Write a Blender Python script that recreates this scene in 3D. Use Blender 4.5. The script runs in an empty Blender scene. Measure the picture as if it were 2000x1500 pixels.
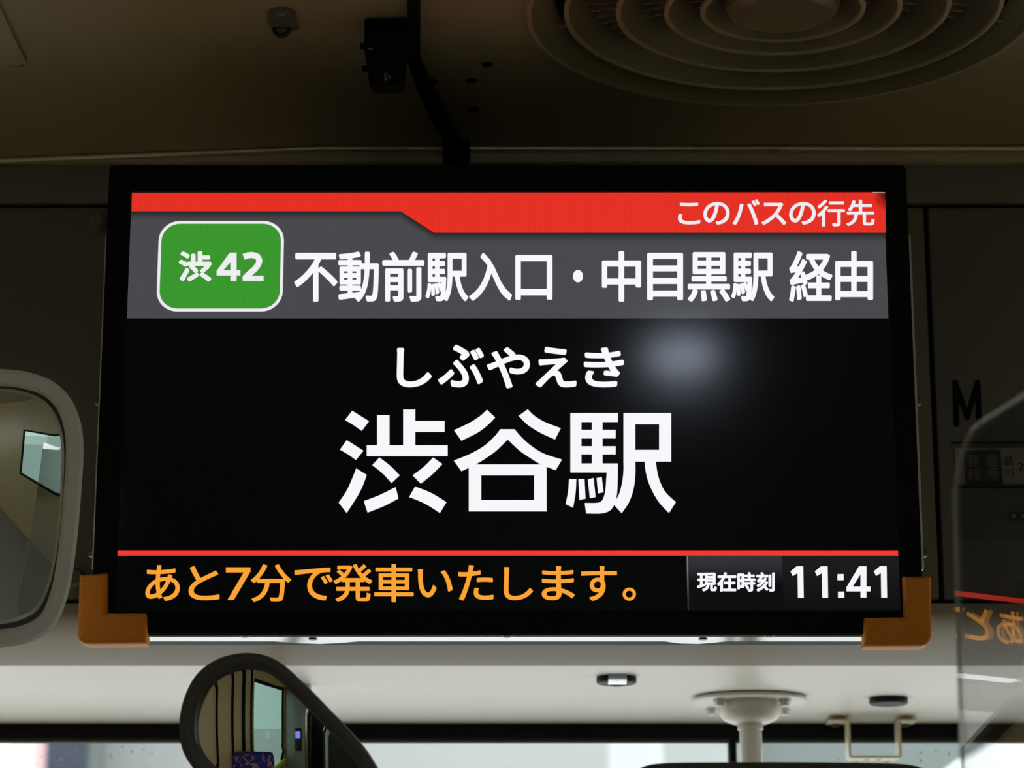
import bpy, bmesh, math, random
from mathutils import Vector, Matrix

random.seed(7)
scene = bpy.context.scene
COL = scene.collection
PI = math.pi

# ------------------------------------------------------------------ camera
CZ = 1.45                       # eye height above the bus floor
PITCH = math.radians(14.8)
FPX = 45.0 / 17.3 * 2000.0      # focal length in pixels of the 2000 px frame
cam_data = bpy.data.cameras.new('camera')
cam_data.sensor_width = 17.3
cam_data.lens = 45.0
cam_data.clip_start = 0.02
cam_data.dof.use_dof = True
cam_data.dof.focus_distance = 2.075
cam_data.dof.aperture_fstop = 5.0
cam = bpy.data.objects.new('camera', cam_data)
COL.objects.link(cam)
cam.location = (0, 0, CZ)
cam.rotation_euler = (PI / 2 + PITCH, 0, 0)
scene.camera = cam

# ------------------------------------------------------------------ world, light, exposure
world = bpy.data.worlds.new('overcast sky')
scene.world = world
world.use_nodes = True
wn = world.node_tree
bgn = wn.nodes['Background']
tc = wn.nodes.new('ShaderNodeTexCoord')
sepx = wn.nodes.new('ShaderNodeSeparateXYZ')
ramp = wn.nodes.new('ShaderNodeValToRGB')
wn.links.new(tc.outputs['Generated'], sepx.inputs[0])
wn.links.new(sepx.outputs['Z'], ramp.inputs[0])
ramp.color_ramp.elements[0].position = 0.0
ramp.color_ramp.elements[0].color = (0.86, 0.93, 0.95, 1)
ramp.color_ramp.elements[1].position = 0.8
ramp.color_ramp.elements[1].color = (1.0, 1.0, 1.0, 1)
wn.links.new(ramp.outputs[0], bgn.inputs[0])
bgn.inputs[1].default_value = 3.3


def portal(name, loc, rot, sx, sy):
    l = bpy.data.lights.new(name, 'AREA')
    l.shape = 'RECTANGLE'
    l.size, l.size_y = sx, sy
    l.cycles.is_portal = True
    o = bpy.data.objects.new(name, l)
    o.location, o.rotation_euler = loc, rot
    COL.objects.link(o)


scene.view_settings.view_transform = 'Standard'
scene.view_settings.look = 'None'
scene.view_settings.gamma = 1.0
scene.view_settings.use_curve_mapping = False
scene.view_settings.exposure = 0.0

# ------------------------------------------------------------------ projection helpers (photo pixel -> point on a real plane)
CP, SP = math.cos(PITCH), math.sin(PITCH)


def ray(px, py):
    u, v = (px - 1000.0) / FPX, (750.0 - py) / FPX
    return Vector((u, CP - v * SP, SP + v * CP))


def on_y(px, py, Y):
    d = ray(px, py)
    k = Y / d.y
    return Vector((d.x * k, Y, CZ + d.z * k))


def on_z(px, py, Z):
    d = ray(px, py)
    k = (Z - CZ) / d.z
    return Vector((d.x * k, d.y * k, Z))


# ------------------------------------------------------------------ materials
def lin(c):
    c = c / 255.0
    return c / 12.92 if c <= 0.04045 else ((c + 0.055) / 1.055) ** 2.4


def S(r, g, b):
    return (lin(r), lin(g), lin(b), 1.0)


def mat(name, color, rough=0.5, metal=0.0, bump=0.0, bscale=200.0, vary=0.0, vscale=6.0, spec=0.5):
    m = bpy.data.materials.new(name)
    m.use_nodes = True
    nt = m.node_tree
    b = nt.nodes['Principled BSDF']
    c = color if len(color) == 4 else (*color, 1.0)
    b.inputs['Base Color'].default_value = c
    b.inputs['Roughness'].default_value = rough
    b.inputs['Metallic'].default_value = metal
    b.inputs['Specular IOR Level'].default_value = spec
    tcn = nt.nodes.new('ShaderNodeTexCoord')
    if vary > 0:
        n = nt.nodes.new('ShaderNodeTexNoise')
        n.inputs['Scale'].default_value = vscale
        n.inputs['Detail'].default_value = 5
        nt.links.new(tcn.outputs['Object'], n.inputs['Vector'])
        mx = nt.nodes.new('ShaderNodeMix')
        mx.data_type = 'RGBA'
        mx.inputs[6].default_value = tuple(x * (1 - vary) for x in c[:3]) + (1,)
        mx.inputs[7].default_value = tuple(min(1, x * (1 + vary)) for x in c[:3]) + (1,)
        nt.links.new(n.outputs['Fac'], mx.inputs[0])
        nt.links.new(mx.outputs[2], b.inputs['Base Color'])
    if bump > 0:
        n2 = nt.nodes.new('ShaderNodeTexNoise')
        n2.inputs['Scale'].default_value = bscale
        n2.inputs['Detail'].default_value = 3
        nt.links.new(tcn.outputs['Object'], n2.inputs['Vector'])
        bp = nt.nodes.new('ShaderNodeBump')
        bp.inputs['Strength'].default_value = bump
        bp.inputs['Distance'].default_value = 0.001
        nt.links.new(n2.outputs['Fac'], bp.inputs['Height'])
        nt.links.new(bp.outputs[0], b.inputs['Normal'])
    return m


def display_mat(name, color, strength=1.0, grid=0.0):
    """lit pixels of the display behind its satin front film"""
    m = bpy.data.materials.new(name)
    m.use_nodes = True
    nt = m.node_tree
    b = nt.nodes['Principled BSDF']
    b.inputs['Base Color'].default_value = (0.002, 0.0022, 0.0025, 1)
    b.inputs['Roughness'].default_value = 0.135
    b.inputs['Specular IOR Level'].default_value = 0.3
    b.inputs['Emission Color'].default_value = color
    b.inputs['Emission Strength'].default_value = strength
    if grid > 0:
        tcn = nt.nodes.new('ShaderNodeTexCoord')
        w = nt.nodes.new('ShaderNodeTexWave')
        w.bands_direction = 'X'
        w.inputs['Scale'].default_value = 70.0
        nt.links.new(tcn.outputs['Object'], w.inputs['Vector'])
        n = nt.nodes.new('ShaderNodeTexNoise')
        n.inputs['Scale'].default_value = 500.0
        nt.links.new(tcn.outputs['Object'], n.inputs['Vector'])
        mr = nt.nodes.new('ShaderNodeMath')
        mr.operation = 'MULTIPLY_ADD'
        mr.inputs[1].default_value = grid
        mr.inputs[2].default_value = strength * (1 - grid / 2)
        ad = nt.nodes.new('ShaderNodeMath')
        ad.operation = 'MULTIPLY_ADD'
        ad.inputs[1].default_value = grid * 1.2
        nt.links.new(w.outputs['Fac'], mr.inputs[0])
        nt.links.new(n.outputs['Fac'], ad.inputs[0])
        nt.links.new(mr.outputs[0], ad.inputs[2])
        sb = nt.nodes.new('ShaderNodeMath')
        sb.operation = 'SUBTRACT'
        sb.inputs[1].default_value = grid * 0.6
        nt.links.new(ad.outputs[0], sb.inputs[0])
        nt.links.new(sb.outputs[0], b.inputs['Emission Strength'])
    return m


def display_gradient(name, axis, p0, c0, p1, c1):
    """display picture that fades along the object's own axis"""
    m = display_mat(name, c0)
    nt = m.node_tree
    b = nt.nodes['Principled BSDF']
    tcn = nt.nodes.new('ShaderNodeTexCoord')
    sp = nt.nodes.new('ShaderNodeSeparateXYZ')
    nt.links.new(tcn.outputs['Object'], sp.inputs[0])
    mr = nt.nodes.new('ShaderNodeMapRange')
    mr.interpolation_type = 'SMOOTHSTEP'
    mr.inputs[1].default_value = p0
    mr.inputs[2].default_value = p1
    nt.links.new(sp.outputs[axis], mr.inputs[0])
    mx = nt.nodes.new('ShaderNodeMix')
    mx.data_type = 'RGBA'
    mx.inputs[6].default_value = c0
    mx.inputs[7].default_value = c1
    nt.links.new(mr.outputs[0], mx.inputs[0])
    nt.links.new(mx.outputs[2], b.inputs['Emission Color'])
    return m


def glass_mat(name, tint=(1, 1, 1, 1), f0=0.04, power=5.0, scale=0.96):
    m = bpy.data.materials.new(name)
    m.use_nodes = True
    nt = m.node_tree
    nt.nodes.remove(nt.nodes['Principled BSDF'])
    out = nt.nodes['Material Output']
    tr = nt.nodes.new('ShaderNodeBsdfTransparent')
    tr.inputs[0].default_value = tint
    gl = nt.nodes.new('ShaderNodeBsdfGlossy')
    gl.inputs['Roughness'].default_value = 0.0
    lw = nt.nodes.new('ShaderNodeLayerWeight')
    pw = nt.nodes.new('ShaderNodeMath')
    pw.operation = 'POWER'
    pw.inputs[1].default_value = power
    nt.links.new(lw.outputs['Facing'], pw.inputs[0])
    ma = nt.nodes.new('ShaderNodeMath')
    ma.operation = 'MULTIPLY_ADD'
    ma.inputs[1].default_value = scale
    ma.inputs[2].default_value = f0
    nt.links.new(pw.outputs[0], ma.inputs[0])
    lw.inputs[0].default_value = 0.5
    mx = nt.nodes.new('ShaderNodeMixShader')
    nt.links.new(ma.outputs[0], mx.inputs[0])
    nt.links.new(tr.outputs[0], mx.inputs[1])
    nt.links.new(gl.outputs[0], mx.inputs[2])
    nt.links.new(mx.outputs[0], out.inputs['Surface'])
    return m


M = {
    'ceiling': mat('warm beige ceiling laminate', (0.385, 0.315, 0.205), 0.55, bump=0.04, bscale=300, vary=0.05, vscale=3),
    'panel': mat('greige wall panel', (0.165, 0.152, 0.115), 0.6, bump=0.03, bscale=250, vary=0.04, vscale=4),
    'soffit': mat('cream grained soffit laminate', (0.77, 0.735, 0.665), 0.34, bump=0.25, bscale=420, vary=0.03, vscale=8, spec=0.5),
    'apron': mat('warm grey apron laminate', (0.36, 0.305, 0.235), 0.45, bump=0.12, bscale=350, vary=0.03, vscale=8),
    'plate_paint': mat('light grey painted edge plate', (0.62, 0.62, 0.60), 0.4),
    'ring_metal': mat('dull dark metal', (0.17, 0.165, 0.14), 0.45, metal=0.3),
    'lip': mat('grille plastic with painted highlight', (0.46, 0.375, 0.245), 0.3),  # lightened grille plastic: the lit look of edges and fins is painted in
    'gap': mat('dark joint backing', (0.004, 0.004, 0.004), 0.9, spec=0.1),
    'black_trim': mat('black window surround', (0.004, 0.004, 0.004), 0.7, spec=0.15),
    'rubber': mat('grey rubber glazing lip', (0.055, 0.05, 0.047), 0.5),
    'black_plastic': mat('black plastic', (0.005, 0.005, 0.005), 0.55, spec=0.22),
    'black_matte': mat('matte black plastic', (0.004, 0.004, 0.004), 0.8, spec=0.12),
    'bezel': mat('matte black bezel', (0.0025, 0.0025, 0.0025), 0.6, spec=0.12),
    'steel': mat('satin steel', (0.62, 0.62, 0.63), 0.16, metal=1.0, vary=0.05, vscale=20),
    'steel_dull': mat('dull plated steel', (0.5, 0.49, 0.46), 0.35, metal=1.0),
    'screw': mat('brown screw head', (0.12, 0.11, 0.09), 0.4, metal=0.8),
    'orange': mat('orange foam rubber', (0.85, 0.285, 0.02), 0.55, spec=0.25, bump=0.06, bscale=300, vary=0.08, vscale=30),
    'mirror': mat('silvered mirror', (0.9, 0.92, 0.9), 0.01, metal=1.0),
    'mirror_frame': mat('pale grey plastic frame', (0.85, 0.85, 0.85), 0.38, vary=0.04, vscale=30, bump=0.03),
    'mirror_dark': mat('charcoal plastic frame', (0.075, 0.072, 0.062), 0.42, bump=0.03, vary=0.05),
    'white_paint': mat('white powder coat', (0.72, 0.70, 0.66), 0.32),
    'cream_paint': mat('cream painted steel', (0.66, 0.58, 0.42), 0.4),
    'fan': mat('beige grille plastic', (0.215, 0.19, 0.12), 0.3, vary=0.04, vscale=20),
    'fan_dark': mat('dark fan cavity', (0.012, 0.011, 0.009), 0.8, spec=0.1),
    'zinc': mat('weathered zinc', (0.30, 0.30, 0.27), 0.4, metal=0.5),
    'loop': mat('blackened loop', (0.012, 0.013, 0.013), 0.5),
    'lens': mat('camera lens glass', (0.008, 0.008, 0.01), 0.15, spec=0.15),
    'ink': mat('black lettering film', (0.004, 0.004, 0.004), 0.6, spec=0.1),
    'paper': mat('printed paper strip', (0.52, 0.50, 0.45), 0.7),
    'navy_print': mat('dark printed block', (0.035, 0.038, 0.05), 0.6),
    'grey_print': mat('grey print', (0.40, 0.39, 0.36), 0.6),
    'clear': glass_mat('clear plastic sleeve', (0.93, 0.93, 0.92, 1), 0.03, 5, 0.7),
    'acrylic': glass_mat('clear acrylic', (0.97, 0.975, 0.97, 1), 0.05, 3.4, 1.0),
    'acrylic_edge': mat('frosted acrylic edge', (0.55, 0.56, 0.55), 0.5),
    'windscreen': glass_mat('windscreen glass', (0.86, 0.90, 0.89, 1), 0.04, 5, 0.8),
    'teal_glass': glass_mat('teal tinted side glass', (0.115, 0.17, 0.148, 1), 0.04, 5, 0.8),
    'drop': mat('water drop', (0.8, 0.85, 0.86), 0.1, spec=0.8),
    'floor': mat('grey vinyl floor', (0.34, 0.325, 0.30), 0.6, vary=0.2, vscale=40),
    'dash_top': mat('mid grey dashboard', (0.10, 0.10, 0.095), 0.6, bump=0.1),
    'dash': mat('dark grey dashboard', (0.06, 0.06, 0.06), 0.6, bump=0.1),
    'beige_wall': mat('yellow beige side panel', (0.80, 0.62, 0.34), 0.5, vary=0.06),
    'ground': mat('pale wet concrete', (0.6, 0.6, 0.59), 0.5, vary=0.15, vscale=0.7),
    'facade': mat('pale grey cladding', (0.30, 0.31, 0.31), 0.6, vary=0.05, vscale=0.8),
    'facade_dark': mat('green grey cladding', (0.13, 0.155, 0.15), 0.6, vary=0.1, vscale=0.8),
    'white_clad': mat('white cladding', (0.85, 0.87, 0.87), 0.6),
    'navy_clad': mat('navy board', (0.02, 0.03, 0.055), 0.5, vary=0.2, vscale=2),
    'pink_clad': mat('pale pink board', (0.75, 0.45, 0.45), 0.6),
    'yellow': mat('yellow rail', (0.75, 0.65, 0.05), 0.4),
    'blue_device': mat('card reader body', (0.01, 0.01, 0.012), 0.4),
    'curtain': mat('pale curtain tape', (0.75, 0.76, 0.74), 0.7),
}


def seat_fabric():
    m = mat('blue patterned moquette', (0.012, 0.03, 0.22), 0.9)
    nt = m.node_tree
    b = nt.nodes['Principled BSDF']
    tcn = nt.nodes.new('ShaderNodeTexCoord')
    v = nt.nodes.new('ShaderNodeTexNoise')
    v.inputs['Scale'].default_value = 13
    v.inputs['Distortion'].default_value = 2.5
    nt.links.new(tcn.outputs['Object'], v.inputs['Vector'])
    r = nt.nodes.new('ShaderNodeValToRGB')
    e = r.color_ramp.elements
    e[0].position, e[0].color = 0.0, (0.01, 0.025, 0.2, 1)
    e[1].position, e[1].color = 0.56, (0.012, 0.03, 0.26, 1)
    for p, c in ((0.58, (0.7, 0.05, 0.12, 1)), (0.62, (0.6, 0.25, 0.05, 1)), (0.65, (0.05, 0.35, 0.35, 1)), (0.7, (0.012, 0.03, 0.26, 1))):
        x = e.new(p)
        x.color = c
    nt.links.new(v.outputs['Fac'], r.inputs[0])
    nt.links.new(r.outputs[0], b.inputs['Base Color'])
    return m


M['moquette'] = seat_fabric()


# ------------------------------------------------------------------ mesh helpers
def box(bm, x0, x1, y0, y1, z0, z1, bev=0.0, seg=2):
    g = bmesh.ops.create_cube(bm, size=1.0)
    vs = g['verts']
    for v in vs:
        v.co = Vector(((x0 + x1) / 2 + v.co.x * (x1 - x0), (y0 + y1) / 2 + v.co.y * (y1 - y0), (z0 + z1) / 2 + v.co.z * (z1 - z0)))
    if bev > 0:
        es = {e for v in vs for e in v.link_edges}
        bmesh.ops.bevel(bm, geom=list(es), offset=bev, segments=seg, affect='EDGES', profile=0.5)
    return bm


def lathe(bm, prof, centre, axis=None, n=48, cap=False):
    """revolve (r, h) pairs about a vertical axis through centre (or another axis)"""
    R = Matrix.Identity(3) if axis is None else Vector((0, 0, 1)).rotation_difference(Vector(axis)).to_matrix()
    c = Vector(centre)
    rings = []
    for r, h in prof:
        rings.append([bm.verts.new(c + R @ Vector((r * math.cos(2 * PI * i / n), r * math.sin(2 * PI * i / n), h))) for i in range(n)])
    for a, b in zip(rings, rings[1:]):
        for i in range(n):
            bm.faces.new((a[i], a[(i + 1) % n], b[(i + 1) % n], b[i]))
    if cap:
        bm.faces.new(rings[0][::-1])
        bm.faces.new(rings[-1])
    return bm


def prism(bm, pts, off):
    """closed polygon of 3-D points swept by the vector off"""
    off = Vector(off)
    a = [bm.verts.new(Vector(p)) for p in pts]
    b = [bm.verts.new(Vector(p) + off) for p in pts]
    n = len(pts)
    bm.faces.new(a)
    bm.faces.new(b[::-1])
    for i in range(n):
        bm.faces.new((a[i], b[i], b[(i + 1) % n], a[(i + 1) % n]))
    return bm


def band(bm, outer, inner, off):
    """frame between two closed loops of the same length, swept by off"""
    off = Vector(off)
    oa = [bm.verts.new(Vector(p)) for p in outer]
    ia = [bm.verts.new(Vector(p)) for p in inner]
    ob = [bm.verts.new(Vector(p) + off) for p in outer]
    ib = [bm.verts.new(Vector(p) + off) for p in inner]
    n = len(outer)
    for i in range(n):
        j = (i + 1) % n
        bm.faces.new((oa[i], oa[j], ia[j], ia[i]))
        bm.faces.new((ob[j], ob[i], ib[i], ib[j]))
        bm.faces.new((oa[j], oa[i], ob[i], ob[j]))
        bm.faces.new((ia[i], ia[j], ib[j], ib[i]))
    return bm


def tube(bm, pts, r, n=12, up=Vector((0, 0, 1))):
    pts = [Vector(p) for p in pts]
    rad = r if isinstance(r, (list, tuple)) else [r] * len(pts)
    rings = []
    for i, p in enumerate(pts):
        t = (pts[min(i + 1, len(pts) - 1)] - pts[max(i - 1, 0)]).normalized()
        s = t.cross(up)
        if s.length < 1e-4:
            s = t.cross(Vector((1, 0, 0)))
        s.normalize()
        w = s.cross(t)
        rings.append([bm.verts.new(p + rad[i] * (s * math.cos(2 * PI * k / n) + w * math.sin(2 * PI * k / n))) for k in range(n)])
    for a, b in zip(rings, rings[1:]):
        for i in range(n):
            bm.faces.new((a[i], a[(i + 1) % n], b[(i + 1) % n], b[i]))
    bm.faces.new(rings[0][::-1])
    bm.faces.new(rings[-1])
    return bm


def smooth_curve(pts, k=6):
    """Catmull-Rom through the points"""
    pts = [Vector(p) for p in pts]
    out = []
    for i in range(len(pts) - 1):
        p0, p1, p2, p3 = pts[max(i - 1, 0)], pts[i], pts[i + 1], pts[min(i + 2, len(pts) - 1)]
        for j in range(k):
            t = j / k
            out.append(0.5 * ((2 * p1) + (p2 - p0) * t + (2 * p0 - 5 * p1 + 4 * p2 - p3) * t * t + (3 * p1 - p0 - 3 * p2 + p3) * t ** 3))
    out.append(pts[-1])
    return out


def closed_curve(pts, k=6):
    pts = [Vector(p) for p in pts]
    n = len(pts)
    out = []
    for i in range(n):
        p0, p1, p2, p3 = pts[i - 1], pts[i], pts[(i + 1) % n], pts[(i + 2) % n]
        for j in range(k):
            t = j / k
            out.append(0.5 * ((2 * p1) + (p2 - p0) * t + (2 * p0 - 5 * p1 + 4 * p2 - p3) * t * t + (3 * p1 - p0 - 3 * p2 + p3) * t ** 3))
    return out


ORIGIN = {}


def empty(name, loc, label=None, cat=None, group=None, kind=None):
    o = bpy.data.objects.new(name, None)
    o.empty_display_size = 0.02
    o.location = loc
    COL.objects.link(o)
    ORIGIN[o.name] = Vector(loc)
    tag(o, label, cat, group, kind)
    return o


def tag(o, label=None, cat=None, group=None, kind=None):
    if label:
        o['label'] = label
    if cat:
        o['category'] = cat
    if group:
        o['group'] = group
    if kind:
        o['kind'] = kind
    return o


def obj(name, bm, m, parent=None, smooth=False, label=None, cat=None, group=None, kind=None, normals=True):
    if normals:
        bmesh.ops.recalc_face_normals(bm, faces=bm.faces)
    if parent is not None:
        org = ORIGIN[parent.name]
    else:
        xs = [v.co for v in bm.verts]
        lo = Vector((min(c[i] for c in xs) for i in range(3)))
        hi = Vector((max(c[i] for c in xs) for i in range(3)))
        org = Vector(((lo.x + hi.x) / 2, (lo.y + hi.y) / 2, lo.z))
    for v in bm.verts:
        v.co -= org
    me = bpy.data.meshes.new(name)
    bm.to_mesh(me)
    bm.free()
    if smooth:
        me.shade_smooth()
        if smooth == 'auto':
            me.set_sharp_from_angle(angle=math.radians(40))
    for mm in (m if isinstance(m, (list, tuple)) else [m]):
        me.materials.append(mm)
    o = bpy.data.objects.new(name, me)
    COL.objects.link(o)
    if parent is not None:
        o.parent = parent
    else:
        o.location = org
    ORIGIN[o.name] = org
    tag(o, label, cat, group, kind)
    return o


def B():
    return bmesh.new()


# ------------------------------------------------------------------ dimensions of the bus front
XL, XR = -0.95, 1.35            # side walls
YB = -4.2                       # rear wall
ZCL = 2.262                     # ceiling
YW = 2.25                       # face of the panels above the windscreen
YS0, YF, YS1 = 2.325, 2.555, 2.69   # soffit: flat board, then a hollow roll down to the window header
ZS = CZ + YS0 * (on_y(1000, 1300, 2.0).z - CZ) / 2.0
ZS1 = ZS + 0.012
ZEND = CZ + YS1 * (on_y(1000, 1413, 2.0).z - CZ) / 2.0


def zsof(y):
    z = ZS + 0.022 * (y - YS0)
    if y > YF:
        t = (y - YF) / (YS1 - YF)
        z -= (ZS + 0.022 * (YS1 - YS0) - ZEND) * t * t
    return z


def on_soffit(px, py):
    lo, hi = YS0, YS1 + 0.05
    for _ in range(40):
        m = (lo + hi) / 2
        if on_y(px, py, m).z < zsof(m):
            lo = m
        else:
            hi = m
    p = on_y(px, py, lo)
    return Vector((p.x, lo, zsof(lo)))


FX, FY = 0.211, 1.932           # ceiling fan centre


def zceil(x):
    return ZCL - 0.04 * max(0.0, -x - 0.17) - 0.04 * max(0.0, x - 0.57)


# ------------------------------------------------------------------ setting: ceiling with a round opening for the fan
bm = B()
RH = 0.197
n = 64
SQ = 0.26
inner = [bm.verts.new((FX + RH * math.cos(2 * PI * i / n), FY + RH * math.sin(2 * PI * i / n), ZCL)) for i in range(n)]
outer = []
for i in range(n):
    a = 2 * PI * i / n
    k = SQ / max(abs(math.cos(a)), abs(math.sin(a)))
    outer.append(bm.verts.new((FX + k * math.cos(a), FY + k * math.sin(a), ZCL)))
for i in range(n):
    bm.faces.new((inner[i], inner[(i + 1) % n], outer[(i + 1) % n], outer[i]))
xa, xb, ya, yb = FX - SQ, FX + SQ, FY - SQ, FY + SQ


def ceil_rect(x0, x1, y0, y1, nx=1):
    for i in range(nx):
        p, q = x0 + (x1 - x0) * i / nx, x0 + (x1 - x0) * (i + 1) / nx
        vs = [bm.verts.new((x, y, zceil(x))) for x, y in ((p, y0), (q, y0), (q, y1), (p, y1))]
        bm.faces.new(vs)


ceil_rect(xa, xb, YB, ya, 1)
ceil_rect(xa, xb, yb, YW + 0.1, 1)
ceil_rect(XL, -0.17, YB, YW + 0.1, 8)
ceil_rect(-0.17, xa, YB, YW + 0.1, 1)
ceil_rect(xb, XR, YB, YW + 0.1, 8)
for f in bm.faces:
    f.normal_update()
    if f.normal.z > 0:
        f.normal_flip()
ceiling = obj('ceiling', bm, M['ceiling'], kind='structure', normals=False)
bm = B()
box(bm, XL - 0.05, XR + 0.05, YB, 3.0, 2.40, 2.44)
obj('roof', bm, M['black_matte'], ceiling)
for px, py, r in ((952, 125, .0049), (920, 157, .0049), (843, 158, .0049), (925, 213, .0049)):
    p = on_z(px, py, ZCL)
    bm = B()
    lathe(bm, [(0.0001, -0.0016), (r * .7, -0.0015), (r, -0.0004), (r, 0.001)], p, n=20)
    obj('hole_plug', bm, M['black_plastic'], ceiling, smooth='auto', label='small black push-in plug')

# trim strip at the front edge of the ceiling
bm = B()
pts = [(x, YW - 0.0095, zceil(x) - 0.0030) for x in [XL + 0.001, -0.6, -0.45, -0.3, -0.17, 0.0, 0.2, 0.57, 0.9, XR - 0.001]]
tube(bm, pts, 0.0027, 12)
obj('trim_1', bm, mat('satin ceiling moulding', (0.80, 0.68, 0.48), 0.3, metal=0.7), kind='structure', smooth=True)

# ------------------------------------------------------------------ setting: panelled wall above the windscreen
PT = 0.013


def wall_panel(name, x0, x1, z0, z1, m='panel', dy=0.0):
    b = B()
    box(b, x0, x1, YW + dy, YW + PT + dy * 0, z0, z1, 0.0022, 2)
    return obj(name, b, M[m], wall_front, smooth='auto')


z402 = on_y(1000, 401, YW).z
z1175 = on_y(1000, 1175, YW).z
z320 = on_y(1000, 321, YW).z
xs = on_y(1824, 790, YW).x
G = 0.0019
bm = B()
box(bm, XL, XR, YW + 0.012, YW + 0.03, z1175 - 0.004, ZCL)
wall_front = obj('wall_front', bm, M['gap'], kind='structure')
wall_panel('cornice_panel', XL + .001, XR - .001, z320, ZCL - 0.001, 'ceiling', dy=-0.006)
wall_panel('header_panel', XL + .001, XR - .001, z402 + G, z320 + 0.002)
wall_panel('panel', XL + .001, xs - G, z1175 + G, z402 - G)
wall_panel('panel', xs + G, XR - .001, z1175 + G, z402 - G)
# apron leaning back under the panels
za = z1175 - G
bm = B()
prof = []
for i in range(17):
    a = PI / 2 * i / 16
    h_ = max(0.0, i / 16 - 0.12) / 0.88
    prof.append((YW + (YS0 - 0.004 - YW) * h_ ** 1.55, ZS + 0.001 + (za - ZS - 0.001) * (1 - i / 16)))
prof += [(YS0, ZS), (YS0 + 0.003, ZS + 0.03), (YW + 0.03, ZS + 0.03), (YW + 0.03, za)]
prism(bm, [(XL + .001, y, z) for y, z in prof], (XR - XL - .002, 0, 0))
obj('apron', bm, M['apron'], wall_front, smooth='auto')
# soffit: flat board that rolls down a little at the windscreen
bm = B()
prof = [(y, zsof(y)) for y in [YS0 + .002, YS0 + .1, YF] + [YF + (YS1 - YF) * k_ / 12 for k_ in range(1, 13)]] + [(YS1 + .002, zsof(YS1)), (YS1 + .002, ZS1 + 0.03), (YS0 + 0.002, ZS1 + 0.03)]
prism(bm, [(XL + .001, y, z) for y, z in prof], (XR - XL - .002, 0, 0))
obj('soffit', bm, M['soffit'], wall_front, smooth='auto')
bm = B()
box(bm, XL, XR, YW + 0.03, YS1 + 0.06, ZS1 + 0.03, ZS1 + 0.06)
box(bm, XL, XR, YS1 + 0.02, YS1 + 0.06, ZS1 + 0.03, 2.40)
obj('destination_box', bm, M['gap'], wall_front)

# vehicle letter M on the right panel
b = B()
w = 12.0


def capsule(bm, p, q, w, Y, dy, n=8):
    p, q = Vector(p), Vector(q)
    d = (q - p).normalized()
    nrm = Vector((-d.y, d.x))
    poly = []
    a0 = math.atan2(nrm.y, nrm.x)
    for k in range(n + 1):
        a = a0 + PI * k / n
        poly.append(p + Vector((math.cos(a), math.sin(a))) * w / 2)
    for k in range(n + 1):
        a = a0 + PI + PI * k / n
        poly.append(q + Vector((math.cos(a), math.sin(a))) * w / 2)
    vs = [bm.verts.new(on_y(c.x, c.y, Y) + Vector((0, dy, 0))) for c in poly]
    bm.faces.new(vs)


def mz(X, Y):
    return (1840 + X / 4.412, 720 + Y / 4.412)


for i, (p, q) in enumerate((((112, 122), (124, 478)), ((304, 122), (318, 472)), ((112, 122), (216, 420)), ((304, 122), (216, 420)))):
    capsule(b, mz(*p), mz(*q), w if i < 2 else 11.5, YW, -0.0005 - i * 0.00008)
obj('letter', b, M['ink'], wall_front, normals=True, label='large black letter M on the right panel')

# ------------------------------------------------------------------ setting: windscreen
win = empty('window_1', (0.2, YS1, 0.9), kind='structure')
zg = on_y(1000, 1451, YS1 + 0.01).z
bm = B()
box(bm, XL, XR, YS1 + 0.001, YS1 + 0.04, zg + 0.0032, ZS1 + 0.031)
box(bm, XL, XL + 0.06, YS1 + 0.001, YS1 + 0.04, 0.86, zg + 0.0032)
box(bm, XR - 0.06, XR, YS1 + 0.001, YS1 + 0.04, 0.86, zg + 0.0032)
obj('surround', bm, M['black_trim'], win)
bm = B()
tube(bm, [(XL + 0.05, YS1 + 0.008, zg + 0.0022), (XR - 0.05, YS1 + 0.008, zg + 0.0022)], 0.0028, 10)
obj('glazing_lip', bm, M['rubber'], win, smooth=True)
xm = on_y(1431, 1480, YS1 + 0.01).x
bm = B()
box(bm, xm - 0.0036, xm + 0.0036, YS1 + 0.004, YS1 + 0.03, 0.88, zg + 0.004, 0.001)
obj('centre_bar', bm, M['black_trim'], win)
for x0, x1 in ((XL + .058, xm - .0036), (xm + .0036, XR - .058)):
    bm = B()
    YG = YS1 + 0.018
    vs = [bm.verts.new(c) for c in ((x0, YG, 0.87), (x1, YG, 0.87), (x1, YG, zg + 0.004), (x0, YG, zg + 0.004))]
    bm.faces.new(vs)
    pane = obj('pane', bm, M['windscreen'], win)
    if x0 > 0:
        right_pane = pane
    else:
        left_pane = pane
# rain drops on the glass
for px, py, r in ((1799, 1471, 2.6), (1828, 1468, 2.3), (1854, 1473, 3.2), (1799, 1486, 3.0), (1792, 1475, 1.4), (1638, 1484, 2.2), (1978, 1476, 1.2)):
    c = on_y(px, py, YG)
    b = B()
    rr = r * 2.7 / FPX
    bmesh.ops.create_uvsphere(b, u_segments=10, v_segments=6, radius=1.0, matrix=Matrix.Translation(c) @ Matrix.Diagonal((rr * .8, rr * .45, rr * 1.25, 1)))
    obj('rain_drop', b, M['drop'], right_pane, smooth=True)
for i in range(26):
    px, py = random.uniform(60, 330), random.uniform(1456, 1499)
    c = on_y(px, py, YG)
    b = B()
    rr = random.uniform(.8, 2.2) * 2.7 / FPX
    bmesh.ops.create_uvsphere(b, u_segments=8, v_segments=5, radius=1.0, matrix=Matrix.Translation(c) @ Matrix.Diagonal((rr, rr * .45, rr * 1.15, 1)))
    obj('rain_drop', b, M['drop'], left_pane, smooth=True)

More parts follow.
